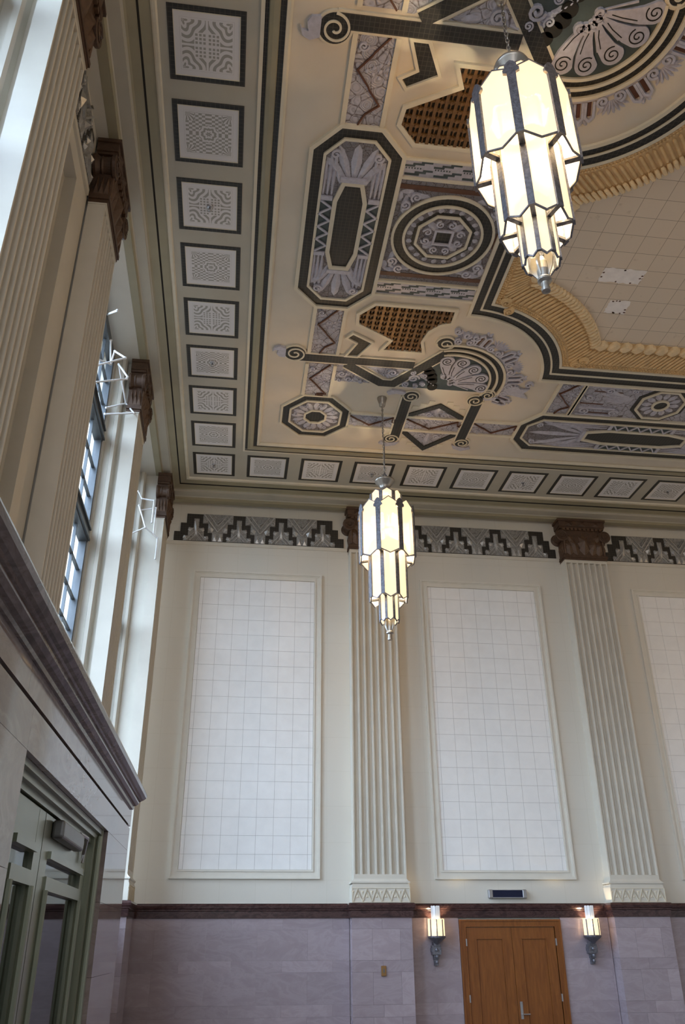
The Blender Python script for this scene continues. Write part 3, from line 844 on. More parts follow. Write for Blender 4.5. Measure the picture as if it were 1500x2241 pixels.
for p, q, l in walk(O_G, O_T, .20):
    if p[0] > 11: continue
    c = ((p[0]+q[0])/2, (p[1]+q[1])/2, .065); d = (q[0]-p[0], q[1]-p[1]); L = math.hypot(*d)
    if L > .4: continue
    d = (d[0]/L, d[1]/L); m = (-d[1], d[0])
    vs = []
    for zz, s in ((.04, 1.), (-.02, .95), (-.045, .62)):
        for a, b in ((-1, -.6), (-.6, -1), (.6, -1), (1, -.6), (1, .6), (.6, 1), (-.6, 1), (-1, .6)):
            u, v = a*L*.52*s, b*min(l, .24)*.40*s
            vs.append((c[0]+d[0]*u+m[0]*v, c[1]+d[1]*u+m[1]*v, c[2]+zz))
    eg.add(vs, [(r*8+k, r*8+(k+1) % 8, (r+1)*8+(k+1) % 8, (r+1)*8+k) for r in range(2) for k in range(8)] + [tuple(range(16, 24))])
link('egg_border', eg, 'gold_light', gc)
cs = MB()
for sy in (1, -1):
    for cx, cy, a0 in ((3.62, -6.62, 0.), (3.72, -6.44, 2.), (5.18, -5.32, 3.), (5.28, -5.42, 1.)):
        yy = cy if sy == 1 else 2*YM-cy
        cs.lathe([(.085, 0), (.085, -.02), (.05, -.045), (.01, -.03)], 16, lambda a, b, c, cx=cx, yy=yy: (cx+a, yy+b, c+.005))
        cs.tube([(x, y, -.04) for x, y in spiral_pts(cx, yy, .08, a0, 1.6)], .011, 5)
link_each('corner_rosette', cs, 'gold', gc)
for i, (x0, x1, y0, y1, lab) in enumerate(((4.84, 5.452, -7.36, -7.085, 'larger bare plaster patch where two ceiling tiles are gone'), (5.19, 5.51, -6.73, -6.455, 'smaller bare plaster patch where one ceiling tile is gone'))):
    x0 *= 1.0; mb = MB(); pts = []
    m = 10
    for a, b, c, d in ((x0, y0, x1, y0), (x1, y0, x1, y1), (x1, y1, x0, y1), (x0, y1, x0, y0)):
        for k in range(m): pts.append((a+(c-a)*k/m-(x0+x1)/2+random.uniform(-.012, .012), b+(d-b)*k/m-(y0+y1)/2+random.uniform(-.012, .012)))
    t = thing('bare_patch', lab, 'ceiling patch', ((x0+x1)/2, (y0+y1)/2, H+RISE), 0)
    link('plaster_bed', mb.prism(pts, 0, .004, TD()), 'patch', t)
    st = MB()
    for k in range(9):
        px_, py_ = random.choice(pts); st.prism([(px_*.93+.02*math.cos(a*.9)*random.uniform(.5, 1.1), py_*.9+.014*math.sin(a*.9)) for a in range(7)], .004, .0055, TD())
    link_each('rust_stain', st, 'rust', t)

# ---- octagon medallion
def relief_ring(mb, T, r0, r1, n, z0=.02, z1=.05):
    for k in range(n):
        a = 2*PI*k/n
        petal(mb, T, r0*math.cos(a), r0*math.sin(a), r1-r0, (r1+r0)*PI/n*.9, a, z0, z1)
o1 = orn('octagon_medallion', 'octagonal dark bordered medallion with silver petals in the ceiling corner', 'ceiling medallion', 1.135, -3.34)
T = TD()
link('mosaic_ring', MB().strip(octa(.575, .615), octa(.455, .475), 0, .010, T, True), 'mosaic', o1)
edges(o1, 'trimcream', T, 'cream_edge', octa(.595, .635), octa(.445, .465), octa(.185, .185), w=.036)
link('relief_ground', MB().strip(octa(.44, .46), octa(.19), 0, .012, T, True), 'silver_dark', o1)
mb = MB(); relief_ring(mb, T, .2, .42, 16, .012, .045)
for k in range(8): spiral(mb, T, .36*math.cos(k*PI/4+.2), .36*math.sin(k*PI/4+.2), .055, k, 1.3, 1, .018, .012, .04, 12)
link_each('petal', mb, 'scroll', o1)
link('mosaic_centre', MB().prism(octa(.17), 0, .010, T), 'mosaic', o1)

# ---- long octagon panels
def loct(label, cx, cy, swap, P):
    t = orn('long_medallion', label, 'ceiling medallion', cx, cy, 'long octagonal medallions')
    T = TD(1, swap)
    def hexa(L, Ls, We, W): return [(We, L), (W, Ls), (W, -Ls), (We, -L), (-We, -L), (-W, -Ls), (-W, Ls), (-We, L)]
    o, i, c = hexa(*P[0]), hexa(*P[1]), hexa(*P[2])
    link('mosaic_ring', MB().strip(offset(o, .012 if True else 0, True), i, 0, .010, T, True), 'mosaic', t)
    edges(t, 'trimcream', T, 'cream_edge', o, w=.05, z=.045); edges(t, 'trimcream', T, 'cream_edge', i, w=.034)
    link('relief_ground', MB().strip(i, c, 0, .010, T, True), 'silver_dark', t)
    edges(t, 'trimcream', T, 'cream_edge', offset(c, -.0, True), w=.055, z=.04)
    link('mosaic_centre', MB().prism(c, 0, .014, T), 'mosaic', t)
    (L, Ls, We, W), (cl, cls, cwe, cw) = P[1], P[2]
    zc = MB(); zt = MB()                                # teal zigzag along both flanks
    gap = W-cw; zl = cls*.98; nz = 2*round(zl/.115)
    for sg in (-1, 1):
        a, b = sg*(cw+.035), sg*(W-.02)
        zt.prism([(a, -zl), (b, -zl), (b, zl), (a, zl)], .010, .013, T)
        zc.ribbon([((a if k % 2 else b), -zl+2*zl*k/nz) for k in range(nz+1)], -.013, .013, .013, .035, T)
        zc.ribbon([((b if k % 2 else a), -zl+2*zl*k/nz) for k in range(nz+1)], -.006, .006, .013, .022, T) if False else None
    link_each('teal_ground', zt, 'teal', t); link('zigzag_relief', zc, 'scroll', t)
    fm = MB()
    for e in (-1, 1):
        y0 = e*(cl+.05); ln = L-cl-.08
        fm.box(0, 0, 0, 0, 0, 0)
        for k in range(-2, 3):                          # fan of feathers at each end
            a = e*PI/2 - e*k*.36
            lk = min(ln*(.95 if abs(k) < 2 else .72), W*.78/max(.01, abs(math.sin(k*.36))))
            petal(fm, T, k*.05, y0, lk, .11 if k else .13, a, .010, .045)
        for sg in (-1, 1):
            bx = sg*(cw+W)/2*1.03
            for q in range(3):                          # upright leaves beside the centre
                petal(fm, T, bx+(q-1)*gap*.27, e*(zl+.08), (Ls-zl)*(.80 if q-1 == sg else .92), gap*.28, e*PI/2, .010, .042)
            fm.prism([(bx-gap*.36, e*(zl+.01)), (bx+gap*.36, e*(zl+.01)), (bx+gap*.36, e*(zl+.07)), (bx-gap*.36, e*(zl+.07))], .010, .035, T)
            spiral(fm, T, sg*W*.66, e*(Ls+.02), .075, 0, 1.4, sg, .026, .010, .045, 16)
            petal(fm, T, sg*cw*.8, e*(cl-.02), (L-cl)*.55, .08, e*PI/2-sg*e*.3, .010, .04)
        fm.prism([(-cwe-.05, e*(cl+.03)), (cwe+.05, e*(cl+.03)), (cwe+.05, e*(cl+.09)), (-cwe-.05, e*(cl+.09))], .010, .05, T)
    link_each('feather', fm, 'scroll', t)
    return t
loct('long octagonal medallion with dark centre along the window side', 1.10, -7.74, False, [(1.53, 1.19, .24, .555), (1.35, 1.12, .18, .39), (.72, .44, .115, .19)])
loct('long octagonal medallion with dark centre along the end wall side', 7.10, -3.30, True, [(2.28, 1.98, .25, .61), (2.115, 1.88, .20, .42), (.97, .57, .12, .21)])

# ---- round medallion in its square
rm = orn('round_medallion', 'round medallion with dark rings inside a silver cornered square', 'ceiling medallion', 2.40, YM)
T = TD()
sq = [(-.74, -.86), (.72, -.86), (.72, .86), (-.74, .86)]
link('relief_ground', MB().prism(sq, 0, .006, T), 'silver_dark', rm)
ru = MB()
for e in (-1, 1):
    ru.prism([(-.74, e*.72), (.72, e*.72), (.72, e*.79), (-.74, e*.79)], .006, .011, T)
    ru.prism([(e*.73-.03, -.14), (e*.73+.0, -.14), (e*.73, .14), (e*.73-.03, .14)], .006, .011, T)
link_each('rust_band', ru, 'rust', rm)
link('mosaic_ring', MB().strip(circ(.655), circ(.535), 0, .016, T, True), 'mosaic', rm)
edges(rm, 'trimcream', T, 'cream_edge', circ(.67), circ(.52), octa(.345), w=.034, z=.04)
link('ring_relief', MB().strip(circ(.50), circ(.405), 0, .014, T, True), 'silver_dark', rm)
link('mosaic_ring', MB().strip(octa(.405), octa(.355), 0, .016, T, True), 'mosaic', rm)
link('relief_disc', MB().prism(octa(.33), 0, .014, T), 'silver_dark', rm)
mb = MB()
for k in range(20): petal(mb, T, .41*math.cos(k*PI/10), .41*math.sin(k*PI/10), .085, .075, k*PI/10+.5, .014, .035)
for k in range(4):
    a = k*PI/2
    for sg in (-1, 1): spiral(mb, T, .22*math.cos(a)-sg*.075*math.sin(a), .22*math.sin(a)+sg*.075*math.cos(a), .07, a, 1.4, sg, .022, .014, .04, 14)
    petal(mb, T, .13*math.cos(a+PI/4), .13*math.sin(a+PI/4), .19, .12, a+PI/4, .014, .035)
    for sg in (-1, 1):                                    # corner sprays
        cx, cy = .60*(1 if k in (0, 3) else -1), .62*(1 if k < 2 else -1)
        spiral(mb, T, cx-(.12 if sg > 0 else .0)*(1 if cx > 0 else -1), cy-(.0 if sg > 0 else .13)*(1 if cy > 0 else -1), .085, k, 1.4, sg, .025, .006, .04, 16)
        petal(mb, T, cx, cy, .30, .10, math.atan2(-cy, 0) if sg > 0 else math.atan2(0, -cx), .006, .035)
        petal(mb, T, cx*1.13, cy*1.08, .16, .09, math.atan2(-cy, -cx)+sg*.9, .006, .04)
link_each('scroll', mb, 'scroll', rm)
link('silver_square', MB().strip([(-.13, -.13), (.13, -.13), (.13, .13), (-.13, .13)], [(-.1, -.1), (.1, -.1), (.1, .1), (-.1, .1)], .014, .045, T, True), 'scroll', rm)
link('mosaic_centre', MB().prism([(-.1, -.1), (.1, -.1), (.1, .1), (-.1, .1)], .014, .018, T), 'mosaic', rm)

# ---- key pattern strips above and below the round medallion
def key_strip(label, cy):
    t = orn('key_pattern_strip', label, 'ceiling strip', 2.40, cy, 'stepped key pattern strips'); T = TD()
    link('silver_ground', MB().prism([(-.74, -.125), (.72, -.125), (.72, .125), (-.74, .125)], 0, .006, T), 'scroll', t)
    d = MB(); R = lambda x0, x1, y0, y1: d.prism([(x0, y0), (x1, y0), (x1, y1), (x0, y1)], .006, .010, T)
    for k in range(4):
        x = -.72+k*.36
        R(x+.02, x+.20, .075, .105); R(x+.14, x+.28, .045, .072); R(x+.24, x+.36, .018, .043)
        R(x+.0, x+.13, -.045, -.020); R(x+.10, x+.24, -.075, -.048); R(x+.2, x+.34, -.108, -.078)
        for j in range(6): R(x+.02+j*.035, x+.036+j*.035, -.008, .010)
    link('dark_key', d, 'teal', t)
    e = MB()
    for s in (-.14, .14): e.prism([(-.74, s-.016), (.72, s-.016), (.72, s+.016), (-.74, s+.016)], 0, .035, T)
    link('cream_edge', e, 'trimcream', t)
key_strip('stepped key strip on the end wall side of the round medallion', -6.705)
key_strip('stepped key strip on the near side of the round medallion', 2*YM+6.705)

# ---- zigzag bands that tie the medallions together
def zig(label, cx, cy, ln, wd, swap, per, flip=1, edge=True):
    t = orn('zigzag_band', label, 'ceiling band', cx, cy, 'silver zigzag bands'); T = TD(1, swap)
    h, l = wd/2, ln/2
    link('silver_ground', MB().prism([(-h, -l), (h, -l), (h, l), (-h, l)], 0, .005, T), 'silver', t)
    if edge:
        e = MB()
        for s in (-1, 1): e.prism([(s*(h+.0), -l), (s*(h+.055), -l), (s*(h+.055), l), (s*(h+.0), l)], 0, .035, T)
        link('cream_edge', e, 'trimcream', t)
    path = [(-flip*h*.75, -l)]; y = -l; k = 0
    while y < l-1e-6:
        y2 = min(l, y+per/2); f = (y2-y)/(per/2); s = flip*(1 if k % 2 == 0 else -1)
        ym = y+(y2-y)*.5
        path += [(s*h*(-.05), ym-.02), (s*h*.05, ym-.06*0+.02), (s*h*.75 if f > .9 else s*h*(-.75+1.5*f), y2)]
        y = y2; k += 1
    link('rust_zigzag', MB().ribbon(path, -.008, .008, .005, .03, T), 'rust', t)
    mb = MB(); y = -l; k = 0
    while y < l-.1:
        yc = y+per/2
        if k % 1 == 0 and yc-per*.1 < l:
            for dx, dy, r in ((.55, -.0, .30), (.6, .28, .2), (.6, -.28, .2)):
                yy = yc-per/2+dy*per*.55+(per/2 if False else 0)
                if -l+.05 < yy < l-.05: spiral(mb, T, flip*h*dx, yy, wd*r*.8, k, 1.5, 1 if dy >= 0 else -1, wd*.05, .005, .035, 18)
            if -l+.1 < yc < l-.1:
                for q in range(4):
                    for r in range(4-q):
                        mb.lathe([(.022, -.005), (.018, -.02), (.004, -.024)], 7, lambda a, b, c, q=q, r=r: T(-flip*h*(.85-.36*q)+a, yc+(r-(3-q)/2)*.075+b, .0-c))
        y += per; k += 1
    link_each('scroll', mb, 'scroll', t)
    return t
zig('silver zigzag band between corner medallion and lower scroll bar', 1.09, -4.415, .85, .40, False, .80, -1)
zig('silver zigzag band between lower scroll bar and long medallion', 1.09, -5.66, 1.08, .40, False, .80, -1)
zig('silver zigzag band between upper scroll bar and long medallion', 1.09, 2*YM+5.66, 1.08, .40, False, .80, -1)
zig('silver zigzag band beyond the upper scroll bar', 1.09, 2*YM+4.05, 1.58, .40, False, .80, -1)
zig('silver zigzag band from corner medallion to the upright scroll bars', 2.14, -3.32, .83, .37, True, .80, 1)
zig('silver zigzag band through the diamond between upright scroll bars', 3.265, -3.32, 1.02, .37, True, .95, 1)
zig('silver zigzag band from upright scroll bars to the end wall medallion', 4.40, -3.32, .82, .37, True, .80, 1)
zig('short silver zigzag band beside the winged relief panel', 5.36, -4.39, .93, .40, False, .70, -1)

# ---- winged relief panel with small octagon
wp = orn('winged_relief_panel', 'silver relief panel with small dark eyed octagon at the right edge', 'ceiling panel', 7.08, -4.39); T = TD()
link('relief_ground', MB().prism([(-1.48, -.465), (1.48, -.465), (1.48, .465), (-1.48, .465)], 0, .006, T), 'silver', wp)
e = MB()
for s in (-1, 1): e.prism([(s*1.49, -.465), (s*1.54, -.465), (s*1.54, .465), (s*1.49, .465)], 0, .035, T)
link('cream_edge', e, 'trimcream', wp)
link('mosaic_ring', MB().strip(octa(.47), octa(.405), .006, .014, T, True), 'mosaic', wp)
edges(wp, 'trimcream', T, 'cream_edge', octa(.385), circ(.135, 24), w=.04, z=.04)
link('relief_disc', MB().strip(octa(.365), [(.14*math.cos(PI*3/8-k*PI/4), .14*math.sin(PI*3/8-k*PI/4)) for k in range(8)], .006, .014, T, True), 'silver_dark', wp)
mb = MB(); relief_ring(mb, T, .15, .34, 12, .014, .05)
for s in (-1, 1):
    for k in range(5): petal(mb, T, s*.55, -.1+.07*k*0, .75-.1*k, .10, (0 if s > 0 else PI)+s*(-.35+.2*k), .006, .045)
    for k, (x, y, r) in enumerate(((.75, .3, .1), (1.3, .28, .11), (1.05, -.32, .1), (1.34, -.1, .09), (.6, -.36, .07))): spiral(mb, T, s*x, y, r, k, 1.5, s, r*.3, .006, .045, 18)
    for y in (.40, -.41, .2): mb.prism([(s*.75, y-.018), (s*1.4, y-.018), (s*1.4, y+.018), (s*.75, y+.018)], .006, .035, T)
link_each('wing_feather', mb, 'scroll', wp)
rr = MB()
for s in (-1, 1):
    for y, a, b in ((.355, .7, 1.2), (-.26, .8, 1.3), (.10, 1.0, 1.42), (-.445, .3, .9)): rr.prism([(s*a, y-.014), (s*b, y-.014), (s*b, y+.014), (s*a, y+.014)], .006, .010, T)
link_each('rust_band', rr, 'rust', wp)
link('mosaic_centre', MB().prism(circ(.12, 24), .006, .018, T), 'mosaic', wp)

# ---- scroll-ended bars
def scroll_end(t, T, cx, cy, R, a0, hand):
    link('cream_rim', MB().prism(circ(R+.026, 28, cx, cy), 0, .030, T), 'trimcream', t)
    link('mosaic_scroll', MB().prism(circ(R, 28, cx, cy), 0, .0345, T), 'mosaic', t)
    mb = MB(); mb.ribbon(spiral_pts(cx, cy, R*1.0, a0, 1.6, hand, 44, .16), -.0105*R/.15, .0105*R/.15, .0, .05, T)
    link('cream_scroll', mb, 'trimcream', t)
def banded(t, T, path, w, e=.030):
    k = banded.n = banded.n + 1                          # hair's breadth between crossing bands
    link('cream_rim', MB().ribbon(path, -w/2-e, w/2+e, 0, .0290+.0002*(k % 4), T), 'trimcream', t)
    link('mosaic_band', MB().ribbon(path, -w/2, w/2, 0, .0335+.0002*(k % 4), T), 'mosaic', t)
banded.n = 0
def hook(t, T, pts, name='leaf_hook'):
    m = MB().prism(pts, 0, .04, T); link(name, m, 'scroll', t)
def corner_piece(sy, which):
    cx, cy = 2.0, (-5.0 if sy == 1 else 2*YM+5.0)
    T = TD(sy)
    loc = lambda L: [(x-2.0, y+5.0) for x, y in L]
    # bar with vee and S-scroll: one plaster piece
    t = orn('scroll_bar', 'long dark scroll bar with vee, %s of the two along the window side' % which, 'ceiling scroll', cx, cy, 'dark scroll bars with vee')
    banded(t, T, loc([(.66, -5.005), (2.58, -5.005)]), .172)
    scroll_end(t, T, .645-2, -5.09+5, .165, PI/2, -1)
    hook(t, T, loc([(.50, -5.20), (.40, -5.24), (.32, -5.20), (.29, -5.10), (.32, -5.14), (.38, -5.15), (.36, -5.05), (.40, -4.99), (.50, -4.98)]))
    banded(t, T, loc([(1.50, -4.90), (2.12, -4.475), (2.33, -4.475), (3.03, -5.36)]), .165)
    # relief inside the vee
    g = MB().prism(loc([(1.78, -4.88), (2.60, -4.88), (2.235, -4.57)]), 0, .006, T); link('relief_ground', g, 'silver', t)
    m = MB(); spiral(m, T, .27, .22, .105, 0, 1.7, 1, .03, .006, .045); petal(m, T, .1, .18, .2, .1, PI+.2, .006, .04); petal(m, T, .42, .15, .14, .08, -.2, .006, .04); petal(m, T, .22, .28, .14, .08, PI/2, .006, .04)
    link_each('scroll', m, 'scroll', t)
    g = MB().prism(loc([(1.33, -4.86), (1.42, -4.86), (2.02, -4.45), (2.02, -4.42), (1.33, -4.42)]), 0, .006, T); link('relief_ground', g, 'silver', t)
    m = MB()
    for x, y, r in ((-.55, .35, .09), (-.42, .48, .075), (-.58, .52, .05), (-.22, .53, .05)): spiral(m, T, x, y, r, x, 1.5, 1, r*.3, .006, .04, 16)
    link_each('scroll', m, 'scroll', t)
    scroll_end(t, T, 2.96-2, -5.60+5, .135, PI, -1)
    # lightning piece
    z = orn('lightning_motif', 'dark bent lightning motif beside the %s long scroll bar' % which, 'ceiling motif', 1.62+.0, cy-.4*sy if sy == 1 else cy+.4, 'dark lightning motifs')
    T2 = TD(sy); pz = [(x-1.62, y+5.40) for x, y in ((1.47, -5.13), (1.60, -5.45), (1.43, -5.56), (1.50, -5.65), (1.81, -5.475), (1.63, -5.13))]
    link('mosaic_band', MB().prism(pz, 0, .011, T2), 'mosaic', z)
    link('cream_edge', MB().ribbon(pz, -.034, 0, 0, .04, T2, True), 'trimcream', z)
    # fan
    fy = -4.62
    f = orn('fan_ornament', 'silver fan of scrolled feathers under a dark double arc, %s of the two' % which, 'ceiling fan ornament', 3.2, (fy if sy == 1 else 2*YM-fy), 'silver fan ornaments')
    T = TD(sy)
    arc = lambda r, a0, a1, n=28: [(r*math.cos(math.radians(a0+(a1-a0)*k/n)), r*math.sin(math.radians(a0+(a1-a0)*k/n))) for k in range(n+1)]
    A0, A1 = -106, 14
    for r0, r1 in ((.745, .825), (.86, .945)): link('mosaic_arc', MB().strip(arc(r0, A0, A1), arc(r1, A0, A1), 0, .011, T), 'mosaic', f)
    for r0, r1 in ((.712, .745), (.825, .86), (.945, .985)): link('cream_arc', MB().strip(arc(r0, A0, A1), arc(r1, A0, A1), 0, .045, T), 'trimcream', f)
    scroll_end(f, T, .86*math.cos(math.radians(17))-.03, .86*math.sin(math.radians(17))+.02, .115, PI, 1)
    gp = arc(.712, -112, 12) + [(.62, .24), (-.75, .24), (-.80, .05), (-.55, -.30)]
    link('relief_ground', MB().prism(gp, 0, .005, T), 'teal', f)
    pm = MB()
    for k, (a, rl) in enumerate(((-101, .57), (-75, .56), (-46, .54), (-17, .58), (8, .63))):
        A = math.radians(a); c, s = math.cos(A), math.sin(A)
        L = lambda r, o: (r*c-o*s, r*s+o*c)
        b0 = .12
        ax, ay = L(rl, .0)
        q = .118
        pm.prism([L(.14, .03), L(.14, -.03), L(rl*.55, -.085), L(rl*.8, -q*.98)] + [(ax+q*math.cos(A-PI/2+PI*j/12), ay+q*math.sin(A-PI/2+PI*j/12)) for j in range(13)] + [L(rl*.8, q*.55), L(rl*.5, .035)], .005, .040, T)
        sl = MB(); spiral(sl, T, ax, ay, .100, A+PI*.8, 1.7, 1, .013, .040, .043, 34)
        sl.ribbon([L(.20, -.01), L(rl*.5, -.045), L(rl*.75, -.075)], -.005, .005, .040, .043, T)
        link('dark_scroll_line', sl, 'void', f)
        A2 = A+.22; pm.strip([( .10*math.cos(A2), .10*math.sin(A2)), (.45*math.cos(A2), .45*math.sin(A2))], [(.10*math.cos(A2+.12), .10*math.sin(A2+.12)), (.45*math.cos(A2+.05), .45*math.sin(A2+.05))], .005, .025, T)
        bx, by = L(.14, .02)
        spiral(pm, T, bx*1.0-.06, by-.02, .075, A, 1.4, -1, .03, .005, .05, 16)
    link_each('feather', pm, 'scroll', f)
    dk = MB()
    for a, r, q in ((-140, .50, .085), (-147, .39, .09), (-158, .29, .09), (180, .24, .09), (140, .26, .085)):
        A = math.radians(a); dk.prism(circ(q, 14, r*math.cos(A), r*math.sin(A)), .005, .03, T)
    link_each('dark_lobe', dk, 'void', f)
    fl = MB()
    for k, (x, y, r) in enumerate(((-.56, -.05, .11), (-.66, .12, .08), (-.50, .15, .06), (-.38, .1, .06), (-.40, -.14, .07), (-.60, -.2, .06))): spiral(fl, T, x, y, r, k, 1.6, 1 if k % 2 else -1, r*.28, .005, .045, 18)
    for k in range(9): petal(fl, T, -.42+.03*k, -.22+.05*k, .13, .07, PI*.8+.25*k, .005, .04)
    link_each('floral_scroll', fl, 'scroll', f)
    ol = MB(); orust = MB()                               # palmettes outside the arc
    for k in range(4):
        a = -88+k*31
        A = math.radians(a); 
        def Q(r, d, A=A): return (r*math.cos(A+d), r*math.sin(A+d))
        for sg in (-1, 1):
            spiral(ol, T, *Q(1.06, sg*.085), .085, A, 1.5, sg, .028, 0, .04, 18)
        for j in range(-3, 4): petal(ol, T, *Q(1.10, j*.012), .19, .045, A+j*.28, 0, .035)
        if k < 4:
            B = math.radians(a+15.5)
            U = lambda r, o: (r*math.cos(B)-o*math.sin(B), r*math.sin(B)+o*math.cos(B))
            for o in (-.06, .06):
                ol.ribbon([U(1.02, o-.045), U(1.22, o-.045), U(1.265, o), U(1.22, o+.045), U(1.02, o+.045)], -.014, .014, 0, .04, T)
                orust.prism([U(1.04, o-.022), U(1.22, o-.022), U(1.22, o+.022), U(1.04, o+.022)], 0, .008, T)
            for j in (-1, 1): petal(ol, T, *U(1.25, 0), .11, .05, B+j*.45, 0, .04)
    for x, y in ((.05, -1.22), (-.12, -1.30), (.2, -1.18)): spiral(ol, T, x, y, .08, x, 1.3, 1, .03, 0, .05, 16)
    ol.strip(arc(.99, -85, 20), arc(1.03, -85, 20), 0, .02, T)
    B = math.radians(18)
    ol.prism([(1.02, .02), (1.22, -.03), (1.30, .05), (1.45, .02), (1.38, .16), (1.50, .30), (1.32, .26), (1.16, .22), (1.02, .24)], 0, .035, T)
    spiral(ol, T, 1.40, -.08, .09, 0, 1.3, -1, .03, 0, .045, 16)
    link_each('palmette', ol, 'scroll', f); link_each('rust_ground', orust, 'rust', f)
    # duct grille
    gpoly = [(1.74, -6.34), (2.92, -6.34), (2.92, -6.09), (2.76, -6.03), (2.62, -5.86), (2.56, -5.60), (2.63, -5.35), (2.02, -5.35), (2.13, -5.59), (1.55, -5.91), (1.53, -6.11)]
    gx, gy = 2.2, -5.9
    v = orn('ceiling_grille', 'brown lattice vent grille %s of the round medallion' % ('on the end wall side' if sy == 1 else 'on the near side'), 'vent grille', gx, (gy if sy == 1 else 2*YM-gy), 'brown lattice vent grilles')
    gl = [(x-gx, y-gy) for x, y in gpoly]
    link('duct_lining', MB().prism(gl, 0, .004, T), 'void', v)  # flat black sheet stands for the dark holes behind the lattice
    link('cream_edge', MB().ribbon(gl, -.05, -.0, 0, .04, T, True), 'trimcream', v)
    bars = MB()
    def spans(poly, k, axis):
        xs = []
        for i in range(len(poly)):
            a, b = poly[i], poly[(i+1) % len(poly)]
            if (a[axis]-k)*(b[axis]-k) < 0: xs.append(a[1-axis]+(b[1-axis]-a[1-axis])*(k-a[axis])/(b[axis]-a[axis]))
        xs.sort(); return list(zip(xs[::2], xs[1::2]))
    st = .112
    for axis in (0, 1):
        k = -1.0
        while k < 1.0:
            for a, b in spans(gl, k, axis):
                if axis == 0: bars.prism([(k-.019, a), (k+.019, a), (k+.019, b), (k-.019, b)], .004, .030, T)
                else: bars.prism([(a, k-.020), (b, k-.020), (b, k+.020), (a, k+.020)], .004, .024, T)
            k += st
    k = -1.0+st/2
    while k < 1.0:                                         # fine middle bars and bosses
        for a, b in spans(gl, k, 0):
            bars.prism([(k-.008, a), (k+.008, a), (k+.008, b), (k-.008, b)], .004, .016, T)
            y = -1.0+math.ceil((a+1.0)/st)*st
            while y < b-.02:
                bars.lathe([(.026, 0), (.022, -.014), (.006, -.018)], 8, lambda p, q, c, y=y, k=k: T(k+p, y+q, .024-c)); y += st
        k += st
    link('lattice', bars, 'bronze', v)
corner_piece(1, 'farther')
corner_piece(-1, 'nearer')

# ---- upright scroll bars and the diamond between them
def upright(label, x, s):
    t = orn('upright_scroll_bar', label, 'ceiling scroll', x, -3.5, 'short upright scroll bars'); T = lambda u, v, w_: (u*s, v, -w_)
    banded(t, T, [(0, -.63), (0, .66)], .172)
    scroll_end(t, T, .055, -.66, .13, PI, -1); scroll_end(t, T, -.055, .69, .13, 0, -1)
    hook(t, T, [(-.10, -.70), (-.22, -.72), (-.34, -.66), (-.38, -.72), (-.30, -.80), (-.16, -.80), (-.05, -.76)])
    hook(t, T, [(-.05, .82), (-.16, .86), (-.22, .80), (-.26, .88), (-.10, .96), (.06, .90), (.12, .78)])
    return t
upright('upright dark scroll bar behind the farther lamp chain', 2.65, 1)
upright('upright dark scroll bar on the far side of the diamond', 3.88, -1)
dm_ = orn('diamond_motif', 'split diamond with dark edges between the two upright scroll bars', 'ceiling motif', 3.265, -3.32); T = TD()
for e, tip in ((-1, .60), (1, .80)):
    y0 = e*.23
    tri = [(-.50, y0), (.50, y0), (0, e*tip)]
    link('relief_ground', MB().prism(tri, 0, .006, T), 'silver', dm_)
    link('mosaic_edge', MB().ribbon([(-.52, y0), (0, e*tip), (.52, y0)], -.05, .05, .006, .026, T), 'mosaic', dm_)
    m = MB()
    for sg in (-1, 1): spiral(m, T, sg*.14, e*.34, .08, 0, 1.5, sg*e, .025, .006, .04, 16)
    petal(m, T, 0, e*.30, tip-.40, .11, e*PI/2, .006, .045)
    link_each('scroll', m, 'scroll', dm_)
sb = MB()
for e, tip in ((-1, .60), (1, .80)):
    for k in range(4):
        for sg in (-1, 1):
            x = sg*(.52-.13*k); y = e*(.30+(tip-.23)*k/4)
            sb.box(x-.055, x+.055, y-.06, y+.06, -.006, 0) if False else sb.prism([(x+sg*.03-.05, y+e*.05), (x+sg*.03+.05, y+e*.05), (x+sg*.03+.05, y+e*.14), (x+sg*.03-.05, y+e*.14)], 0, .012, T)
link('stepped_blocks', sb, 'trimcream', dm_)

